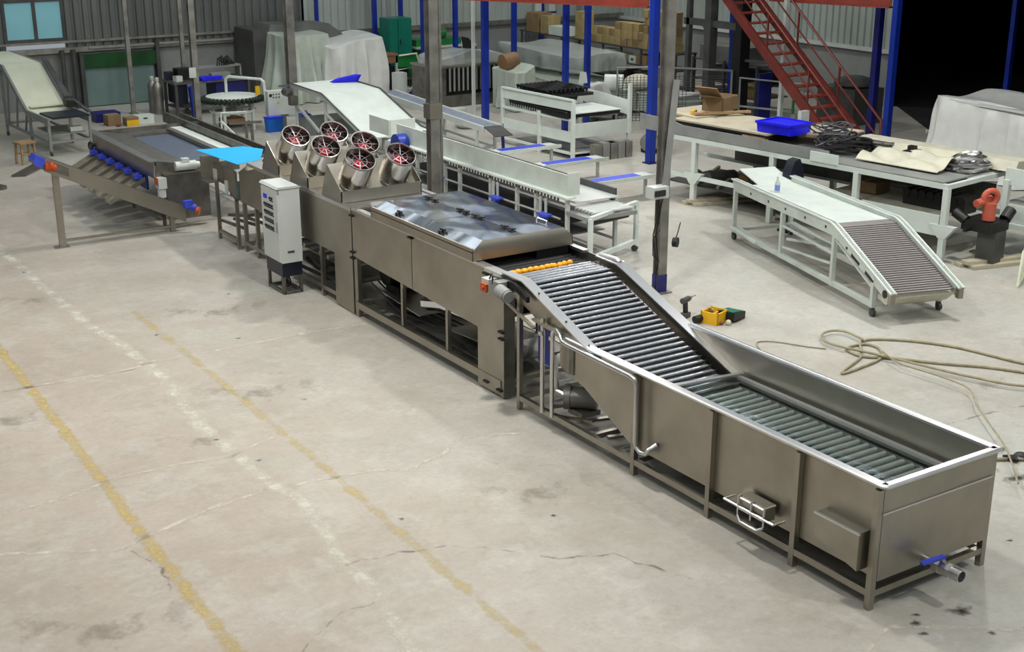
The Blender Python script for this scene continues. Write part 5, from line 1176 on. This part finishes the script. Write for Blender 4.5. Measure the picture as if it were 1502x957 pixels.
part('gauge', M().cyl((19.62, 19.6, .98), (19.6, 19.58, .98), .05, 12), steel_b, gb)
single('clutter_pile', 'low dark heap behind the red stairs handrail', 'heap', M().sphere((24.5, 22.5, .95), .5, 14, 7, .35).box(24, 25, 22, 23.2, 0, .85), greyd)
single('white_crate', 'grey white crates in the dark bay right of the brightest column', 'crate', M().box(24.8, 25.3, 19.6, 20.0, .0, .75), grey)
single('pipe_rail', 'pale pipe lying low in the dark bay', 'pipe', M().cyl((23.4, 19.3, .35), (24.8, 18.6, .35), .04, 8).cyl((23.6, 19.2, 0), (23.6, 19.2, .35), .03, 8).cyl((24.6, 18.7, 0), (24.6, 18.7, .35), .03, 8), greyl)
# right draped machine
td = thing('draped_machine', 'long machine under a white pleated sheet at the right', 'covered machine', (22.3, 16.0, 0), None)
part('white_sheet', drape(21.6, 23.4, 13.4, 17.75, 1.38, .02, folds=20, flare=.24, amp=.15, seed=17, n=260, m=14, topbulge=.05, fn=lambda x, y: .08 if y > 16.6 else 0), film, td)
for k_ in range(1): part('top_pole', M().beam((21.6, 17.3, 1.44), (21.6, 13.4, 1.42), .05), greyl, td)
post('steel_post', 'thin grey post in the dark bay above the white draped machine', 26.2, 18.6, 8.5, .16, galv, lean=(.3, .2))

# ---- long white frame table (rotated)
tb = thing('frame_table', 'long white framed steel table piled with boards, wire and film at the right', 'table', (15.51, 17.86, 0), .13)
part('front_beam', M().beam((0, .9, 1.17), (0, -5.1, 1.17), .07, .08), white, tb)
part('back_beam', M().beam((1.75, 1.3, 1.17), (1.75, -5.1, 1.17), .07, .08), white, tb)
for y_ in (0, -1.75, -3.45, -5.07):
    part('leg', M().beam((0, y_, 0), (0, y_, 1.15), .09), white, tb)
    part('leg', M().beam((1.75, y_, 0), (1.75, y_, 1.15), .09), white, tb)
for y_ in (0, -5.07): part('gusset', M().prism([(y_-.22, .58), (y_+.22, .58), (y_+.06, .38), (y_-.06, .38)], 'x', -.05, .05), white, tb)
part('low_beam', M().beam((0, .9, .50), (0, -2.2, .50), .07, .07), white, tb)
part('low_board', M().box(-.03, .0, -5.0, -3.6, .40, .72), white, tb, 'white skirt board')
part('low_beam', M().beam((1.75, 1.3, .50), (1.75, -5.0, .50), .07, .07), white, tb)
part('end_beam', M().beam((0, -5.07, 1.17), (1.75, -5.07, 1.17), .07, .07), white, tb)
part('table_deck', M().box(-.02, 1.8, -5.0, 1.35, 1.21, 1.235), grey, tb)
part('deck_skirt', M().prism([(1.35, 1.22), (-2.9, 1.22), (-2.9, 1.40), (.3, 1.40), (.6, 1.47), (1.35, 1.49)], 'x', -.035, -.015), grey, tb, 'grey side plate')
part('skirt_end', M().box(-.06, -.035, -3.1, -2.55, 1.20, 1.36), white, tb)
part('lower_tray', M().box(.15, 1.6, -4.9, -2.6, .62, .64), filmc, tb)
part('lower_tray', M().box(.15, 1.6, -2.0, .8, .3, .32), greyd, tb)
def loc2(O, rz, x, y_, z): c, s_ = math.cos(rz), math.sin(rz); return (O[0]+c*x-s_*y_, O[1]+s_*x+c*y_, z)
TO = (15.51, 17.86)
def onT(x, y_, z): return loc2(TO, .13, x, y_, z)
def tthing(name, label, cat, x, y_, z, rz=0): return thing(name, label, cat, onT(x, y_, z), .13+rz)
for i in range(7):
    part('shelf_casting', M().cyl((.2+.18*i % .9, -1.9+.38*i, .36), (.3+.2*i % .9, -1.75+.36*i, .42), .09+.02*(i % 3), 10), greyd if i % 2 else skin, tb)
for i in range(5):
    part('shelf_bar', M().beam((.2, -1.9+.5*i, .34), (1.5, -1.5+.55*i, .38), .05), grey if i % 2 else ply, tb)
part('back_plate', M().box(1.70, 1.72, -4.9, .5, .52, .95), film_d, tb)
bd_ = []
for i, (x, y_, a, b_, lb, m_, z) in enumerate([(1.1, .9, 1.1, 1.0, 'pale board at the far left end of the long table', ply, 1.45), (.9, -.3, 1.3, 2.2, 'large pale board in the middle of the long table', ply, 1.42), (1.25, -1.7, .9, 1.3, 'pale board sticking out beside the wire coil', ply, 1.44)]):
    t = tthing('board', lb, 'board', x, y_, z, .1*i-.1); part('board_sheet', M().cb((0, 0, 0), (a, b_, .03)), m_, t); part('board_edge', M().cb((-a/2+.02, 0, -.035), (.04, b_, .04)), black if i == 1 else wood, t)
for i, (x, y_) in enumerate([(.3, .9), (1.4, .9), (.3, -1.1), (1.4, -.9)]): part('board_bearer', M().cb((x, y_, 1.32), (.1, .5, .18)), wood, tb)
ob = tthing('open_carton', 'open grey cardboard box on the far boards, flap raised', 'carton', 1.5, .75, 1.47, .2)
part('box_walls', M().box(-.3, .3, -.22, -.20, 0, .26).box(-.3, .3, .20, .22, 0, .26).box(-.3, -.28, -.22, .22, 0, .26).box(.28, .3, -.22, .22, 0, .26), card, ob)
part('flap', M().prism([(-.3, .26), (-.75, .36), (-.30, .27)], 'y', -.22, .22).prism([(-.3, .26), (-.55, .48), (-.57, .47), (-.31, .25)], 'y', -.22, .22), card, ob)
yt = tthing('tool', 'small yellow hand tool on a plank at the far boards', 'tool', .75, .75, 1.47, .5); part('handle', M().cb((0, 0, .03), (.2, .06, .06)), yellow, yt); part('blade', M().cb((.16, 0, .02), (.14, .04, .03)), ink, yt)
pk = tthing('plank', 'raw wood plank across the far boards', 'plank', 1.1, .35, 1.47, 1.1); part('plank_body', M().cb((0, 0, .03), (.10, 1.1, .04)), wood, pk)
bc = tthing('plastic_crate', 'bright blue plastic crate on the long table', 'crate', .62, -1.45, 1.44, .0)
part('crate_body', M().prism([(-.26, 0), (.26, 0), (.29, .17), (-.29, .17)], 'y', -.36, .36), bluep, bc); part('crate_rim', M().box(-.30, .30, -.38, -.35, .15, .19).box(-.30, .30, .35, .38, .15, .19).box(-.31, -.28, -.38, .38, .15, .19).box(.28, .31, -.38, .38, .15, .19), bluep, bc)
def tangle(mb, c, r, n, tr, h, seed, squash=.45):
    rg = random.Random(seed)
    for k_ in range(n):
        ph = rg.uniform(0, 6.3); rx, ry = r*rg.uniform(.4, 1), r*rg.uniform(.4, 1); tilt = rg.uniform(-.5, .5); cx_, cy_ = c[0]+rg.uniform(-.3, .3)*r, c[1]+rg.uniform(-.3, .3)*r
        z = c[2]+rg.uniform(.1, 1)*h
        mb.tube([(cx_+rx*math.cos(a), cy_+ry*math.sin(a), max(c[2]+tr, z+tilt*rx*math.cos(a+ph)*squash)) for a in [2*math.pi*q/14 for q in range(14)]], tr, 5, closed=True)
    return mb
wc = tthing('wire_coil', 'heap of coiled grey wire on the long table', 'wire coil', .75, -2.55, 1.24)
part('coils', tangle(M(), (0, .1, .05), .36, 22, .013, .36, 4, 1.1), wire, wc, None, 'stuff'); part('coils', tangle(M(), (.05, -.1, 0), .45, 10, .02, .25, 6), black, wc, 'dark coils', 'stuff')
mp = tthing('machine_part', 'row of small dark metal parts right of the wire coil', 'machine part', 1.5, -2.9, 1.24)
part('chain_pieces', tangle(M(), (0, 0, 0), .35, 8, .03, .14, 9), steel_d, mp, None, 'stuff')
def crumple(x0, x1, y0_, y1_, z, amp, seed, nx=16, ny=22, th=.012):
    rg = random.Random(seed); ph = [rg.uniform(0, 6) for _ in range(6)]
    f = lambda u, v: (x0+(x1-x0)*u, y0_+(y1_-y0_)*v, z + amp*(1+.6*math.sin(7*u+3*v+ph[0])*math.cos(5*v+ph[1])+.4*math.sin(13*u-9*v+ph[2])) * (1-abs(2*u-1)**4))
    m_ = M().grid(f, nx, ny); k_ = len(m_.v); m_.v += [(a, b_, c-th) for a, b_, c in m_.v]; m_.f += [tuple(i+k_ for i in reversed(q)) for q in m_.f[:]]
    edge = [i for i in range(nx)] + [j*nx+nx-1 for j in range(1, ny)] + [(ny-1)*nx+i for i in range(nx-2, -1, -1)] + [j*nx for j in range(ny-2, 0, -1)]
    for i in range(len(edge)): a, b_ = edge[i], edge[(i+1) % len(edge)]; m_.f.append((a, a+k_, b_+k_, b_))
    return m_
t = tthing('film_sheet', 'crumpled cream plastic film along the middle of the long table', 'plastic film', 1.0, -3.75, 1.24); part('film', crumple(-.65, .3, -.9, .6, .04, .09, 3), filmc, t)
t = tthing('foam_board', 'long cream white panel along the far edge of the long table', 'panel', 1.6, -3.9, 1.24); part('panel', M().prism([(-.28, .02), (.28, .02), (.22, .16), (-.2, .18)], 'y', -1.5, 1.5), filmc, t)
for i in range(3):
    t = tthing('steel_tube', 'loose steel tube on the right half of the table, %s' % ['nearest', 'middle', 'farthest'][i], 'tube', .75+.12*i, -4.4, 1.255, .05*i); part('tube_body', M().cyl((0, -.6, .02), (0, .6, .02), .02, 8), galv, t)
t = tthing('machine_part', 'pile of chrome fittings at the right end of the table', 'machine part', 1.1, -4.75, 1.24); part('fittings', tangle(M(), (0, 0, 0), .32, 12, .028, .2, 12), steel_b, t, None, 'stuff')
t = tthing('drill_head', 'black tool head standing on the cream panel', 'tool', 1.1, -3.7, 1.34); part('head', M().cb((0, 0, .10), (.1, .12, .06)).cb((0, 0, .04), (.3, .16, .04)), black, t)
t = tthing('machine_part', 'salmon orange machine casting at the right end of the long table', 'machine part', .30, -5.62, .72)
part('casting', M().ringtube((0, 0, .34), (.6, 1, .1), .11, .045, 16, 8).cyl((-.22, .1, .26), (.1, .05, .30), .06, 10).cyl((0, 0, 0), (0, 0, .26), .10, 12), mat('salmon_casting', hexc('c8604a'), .5), t); part('casting_base', M().cb((.1, .1, -.1), (.5, .5, .16)).cyl((.3, -.1, -.02), (.45, -.1, .1), .09, 12).cyl((-.1, .3, -.05), (-.1, .5, .05), .08, 12).beam((-.3, .2, -.15), (.5, .2, -.15), .05), black, t); part('stand', M().cb((.15, .0, -.45), (.3, .3, .54)), greyd, t)
t = tthing('chain_conveyor_part', 'black chain sprocket assembly lying inside the right end of the table', 'machine part', .75, -4.5, .64)
part('chain_block', M().cb((0, 0, .08), (.35, 1.1, .16)), black, t)
sprm = M().cyl((-.2, 0, 0), (.2, 0, 0), .07, 8); copies('sprocket', sprm, black, t, [(0, -.5+.14*i, .2) for i in range(8)])
carton('cardboard_box', 'orange brown carton under the middle of the long table', *onT(.9, -3.1, .66), .4, .5, .18, .13, card)
t = tthing('motor', 'pile of dark motors and castings under the left half of the table', 'motor', .9, -1.0, .32); part('castings', M().cyl((-.3, -.4, .14), (.1, -.3, .14), .14, 12).cyl((-.1, .2, .12), (.3, .3, .12), .12, 12).cb((.1, -.05, .1), (.4, .3, .2)), greyd, t)
single('office_chair', 'dark purple hooded chair back behind the white sloping conveyor', 'chair', M().prism([(-.16, .36), (.16, .36), (.14, .56), (.05, .74), (-.06, .72), (-.15, .54)], 'y', 0, .18).box(-.03, .03, .08, .12, .0, .4).box(-.14, .14, .0, .3, -.06, 0).box(-.03, .03, .10, .16, -.5, 0).box(-.12, .12, .04, .26, -.5, -.46), blackp).location = (15.55, 15.50, 0)
# plank pile on floor below
for i, (x, y_, lb) in enumerate([(.7, -.4, 'left'), (1.0, -2.2, 'middle'), (.8, -5.9, 'right, before the white foot')]):
    t = tthing('floor_planks', 'pale planks on the floor under the long table, ' + lb, 'planks', x, y_, 0, 1.2)
    copies('plank', M().cb((0, 0, 0), (.16, 1.7, .05)), ply, t, [(0, 0, .03), (.2, .1, .03), (.1, .05, .08)])

# ---- white sloping roller conveyor (rotated)
wc2 = thing('roller_conveyor', 'white sloping roller conveyor on castors with black slotted side rails', 'conveyor', (13.24, 11.5, 0), -.288)
prof = [(4.35, 1.02), (3.6, 1.08), (1.25, 1.10), (.95, 1.02), (-.42, .46)]
prof = [(4.37, .99), (1.2, 1.03), (1.02, .98), (-.44, .45)]
belt_w = 1.02
for x in (0, belt_w):
    part('side_rail', M().prism(prof + [(-.38, .30), (.98, .80), (1.2, .84), (4.3, .80)], 'x', x-.025, x+.025), white_d, wc2)
    part('rail_cap', M().prism(prof + [(y_, z-.02) for y_, z in reversed(prof)], 'x', x-.05, x+.05), white, wc2)
    part('end_cap', M().cb((x, -.40, .37), (.07, .08, .15)), steel, wc2)
    for y_, zt_ in ((.04, .62), (1.12, .85), (2.66, .83), (4.28, .82)): part('leg', M().beam((x, y_, .12), (x, y_, zt_), .06), white_d, wc2)
    for y_ in (.04, 4.28):
        part('castor', M().cyl((x-.025, y_-.02, .05), (x+.025, y_-.02, .05), .05, 12).beam((x, y_, .05), (x, y_, .13), .06, .04), greyd, wc2)
    part('low_rail', M().beam((x, -.0, .16), (x, 4.3, .16), .07, .06), white_d, wc2)
    part('low_brace', M().beam((x, 4.28, .20), (x, 3.4, .16), .16, .03), white_d, wc2)
    part('diagonal', M().beam((x, 1.1, .80), (x, .1, .40), .03), white_d, wc2)
part('mid_brace', M().beam((0, 2.5, .45), (belt_w, 1.2, .45), .035).beam((0, 2.6, .30), (0, 1.2, .42), .03), white_d, wc2)
part('cross_rail', M().beam((0, .04, .16), (belt_w, .04, .16), .05).beam((0, 4.28, .16), (belt_w, 4.28, .16), .05), white_d, wc2)
part('under_bar', M().beam((0, 2.66, .62), (0, 1.12, .58), .03), white_d, wc2)
copies('rail_hole', M().cyl((-.03, 0, 0), (-.022, 0, 0), .022, 10), ink, wc2, [(0, y_, z) for y_, z in ((3.7, .88), (3.1, .89), (2.55, .90), (1.95, .91), (1.35, .92))] + [(0, .75, .76)])
for y_, z in ((.5, .66), (.12, .52)): part('rail_slot', M().beam((-.028, y_+.12, z+.04), (-.028, y_-.1, z-.04), .006, .04), ink, wc2)
part('tail_bearing', M().cyl((-.035, -.28, .40), (-.02, -.28, .40), .055, 14), ink, wc2)
part('white_deck', M().prism([(4.2, .90), (1.35, .96), (1.35, .945), (4.2, .885)], 'x', .03, .99), white, wc2, 'white sheet deck')
part('deck_flap', M().prism([(4.9, 1.02), (4.2, .90), (4.2, .885), (4.9, 1.0)], 'x', .35, .99), white, wc2)
wrl = M().cyl((-.46, 0, 0), (.46, 0, 0), .018, 8)
copies('slope_roller', wrl, mat('grey_roller_tube', hexc('8f8a88'), .4, .5, var=.1), wc2, [(.51, 1.28-.046*i, (.95 if i < 4 else .95-(i-3)*.0168)) for i in range(36)])
part('tail_apron', M().prism([(-.36, .36), (-.2, .22), (.1, .28), (.1, .30)], 'x', .05, .97), filmc, wc2)
bt2 = thing('spray_bottle', 'slim clear bottle with blue print on the white deck', 'bottle', loc2((13.24, 11.5), -.288, .35, 3.55, .915), 0)
part('bottle_body', M().lathe((0, 0, 0), [(.035, 0), (.04, .02), (.04, .15), (.02, .19), (.015, .22)], 14), greyl, bt2); part('bottle_label', M().lathe((0, 0, .03), [(.041, 0), (.041, .09)], 14), mat('pale_blue_label', hexc('7a8ee0'), .5), bt2, 'blue label'); part('bottle_cap', M().cyl((0, 0, .22), (0, 0, .25), .018, 10), white, bt2)
# ---- right edge: white table, foot, slats
rt2 = thing('frame_table', 'white boxed frame table cut by the right edge', 'table', (17.3, 12.3, 0), .13)
part('top_board', M().box(0, .04, -2.2, .35, 1.12, 1.38), white, rt2); part('low_board', M().box(0, .04, -2.2, .3, .52, .82), white_d, rt2)
for y_ in (.3, -2.1): part('leg', M().beam((0, y_, .45), (0, y_, 1.2), .09), white, rt2); part('leg', M().beam((1.2, y_, 0), (1.2, y_, 1.2), .09), white, rt2)
part('base_beam', M().beam((0, .35, .50), (0, -2.2, .50), .08), white, rt2); part('end_beam', M().beam((0, .3, 1.2), (1.2, .3, 1.2), .06), white, rt2); part('diagonal', M().beam((.1, .3, 1.2), (.3, -.5, .85), .04), filmc, rt2)
part('inner_shelf', M().box(.05, 1.2, -2.2, .3, .84, .86), grey, rt2); part('black_roller', M().cyl((.5, .15, .95), (.5, -1.8, .95), .09, 12), black, rt2)
pf = thing('flanged_stand', 'stout white flanged foot below the right edge table', 'stand', (17.05, 12.75, 0), None)
part('foot_column', M().lathe((17.05, 12.75, 0), [(.09, 0), (.09, .42), (.2, .5), (.2, .53)], 16), white_d, pf); part('knob', M().sphere((17.3, 12.7, .40), .07, 10, 6), greyd, pf)
sg = thing('slatted_grate', 'pale slatted grate leaning at the right edge', 'grate', (16.0, 11.25, 0), .5)
for i in range(6): part('slat', M().beam((.02+.13*i, .05, 0.02), (.22+.13*i, .05, .5), .03), cream, sg)
part('slat_frame', M().beam((0, .05, .02), (.85, .05, .02), .04), cream, sg)
# ---- floor items near the tank
dr_ = thing('cordless_drill', 'black cordless drill standing on its battery on the floor', 'drill', (11.12, 12.85, 0), .35)
part('battery', M().cb((0, 0, .035), (.12, .09, .07)), greyd, dr_); part('handle', M().prism([(-.03, .07), (.03, .07), (.01, .22), (-.05, .22)], 'y', -.022, .022), black, dr_)
part('motor_housing', M().cyl((-.10, 0, .25), (.06, 0, .25), .04, 12), greyd, dr_); part('chuck', M().cyl((.06, 0, .25), (.12, 0, .25), .025, 10).cyl((.12, 0, .25), (.26, 0, .25), .007, 6), galv, dr_)
dr2 = thing('angle_grinder', 'dark grinder lying between the drill and the yellow box', 'grinder', (11.20, 12.58, 0), .2)
part('grinder_body', M().cyl((-.16, .02, .06), (.1, 0, .06), .05, 12), black, dr2); part('grinder_disc', M().cyl((.12, 0, .09), (.14, 0, .09), .08, 16), steel_b, dr2)
yb2 = thing('tool_box', 'open yellow plastic parts box on the floor', 'tool box', (11.32, 12.50, 0), .35)
part('box_walls', M().box(-.14, -.12, -.13, .13, 0, .16).box(.12, .14, -.13, .13, 0, .16).box(-.14, .14, -.13, -.11, 0, .16).box(-.14, .14, .11, .13, 0, .16).box(-.13, .13, -.12, .12, 0, .02).box(-.13, .13, -.02, 0, .0, .13), yellow, yb2)
gc2 = thing('tool_case', 'dark green tool case leaning open beside the yellow box', 'tool case', (11.56, 12.44, 0), .35)
part('case_shell', M().prism([(-.14, .04), (.17, .0), (.18, .10), (-.13, .14)], 'y', -.12, .14), black, gc2); part('case_inlay', M().prism([(-.11, .141), (.15, .102), (.15, .108), (-.11, .147)], 'y', -.09, .11), mat('green_case_inlay', hexc('17705a'), .5), gc2, 'green inlay')
single('screwdriver', 'red handled screwdriver against the yellow box', 'screwdriver', M().cyl((11.22, 12.42, .03), (11.32, 12.32, .03), .022, 8), red)
single('cloth_ball', 'small cream rag ball by the yellow box', 'rag', M().sphere((11.38, 12.29, .035), .04, 10, 6), filmc)
# hose
def smooth(pts, n=8):
    o = []; P = [pts[0]] + pts + [pts[-1]]
    for i in range(1, len(P)-2):
        p0, p1, p2, p3 = [Vector((*q, 0)) for q in P[i-1:i+3]]
        for k_ in range(n):
            t_ = k_/n; o.append(.5*((2*p1)+(p2-p0)*t_+(2*p0-5*p1+4*p2-p3)*t_*t_+(3*p1-p0-3*p2+p3)*t_**3))
    o.append(Vector((*pts[-1], 0))); return o
hz_ = [(11.0, 7.6), (11.31, 8.13), (11.66, 8.56), (12.0, 8.95), (12.1, 9.6), (12.15, 10.2), (12.25, 10.55), (12.35, 10.95), (12.2, 11.25), (12.0, 11.26), (11.85, 10.95), (12.05, 10.65), (12.35, 10.45), (12.25, 10.15), (11.9, 10.1), (11.27, 10.17), (11.55, 10.45), (12.1, 10.75), (12.6, 10.75), (13.13, 10.06), (13.33, 9.2), (13.6, 8.4)]
def hose(label, pts, r, z=0):
    return single('hose', label, 'hose', M().tube([(p.x, p.y, r+.004+z) for p in smooth(pts)], r, 8), rope)
hose('long beige hose looping on the floor beyond the tank', [(13.6, 8.7), (13.33, 9.25), (13.13, 10.06), (12.75, 10.62), (12.35, 10.85), (12.0, 10.55), (11.8, 10.4), (11.35, 10.22), (11.27, 10.15), (11.6, 10.18), (12.05, 10.28), (12.3, 10.55), (12.25, 10.75), (11.95, 10.75), (11.9, 10.45), (12.15, 10.2), (12.5, 9.75), (12.9, 9.3), (13.3, 8.6)], .016)
hose('beige hose loop running to the right edge', [(13.3, 8.2), (12.62, 8.66), (12.35, 9.2), (12.2, 9.7), (12.05, 10.25), (11.85, 10.9), (11.98, 11.2), (12.2, 11.28), (12.35, 11.15), (12.3, 10.75)], .016, .034)
hose('thin grey hose trailing towards the tank corner', [(12.1, 10.3), (11.95, 9.9), (12.0, 9.3), (11.95, 8.9), (11.64, 8.56), (11.31, 8.13), (10.9, 7.6), (10.3, 7.0)], .010, .07)
hose('thin grey cable on the floor near the yellow box', [(11.05, 11.35), (11.2, 11.55), (11.4, 11.45), (11.6, 11.1), (11.75, 10.9)], .008)
gl_ = M()
for k_ in range(5): gl_.cyl((10.92, 7.50+.0*k_, .03), (10.92+.12*math.cos(2.6+.35*k_), 7.50+.12*math.sin(2.6+.35*k_), .03), .016, 7)
gl_.sphere((10.98, 7.47, .03), .075, 12, 7, .45)
single('rubber_glove', 'black rubber glove lying on the floor at the right edge', 'glove', gl_, black)
hose('flattened dark hose crossing the wet patch at the right edge', [(10.0, 7.75), (10.4, 7.72), (10.9, 7.45), (11.5, 7.0)], .018)
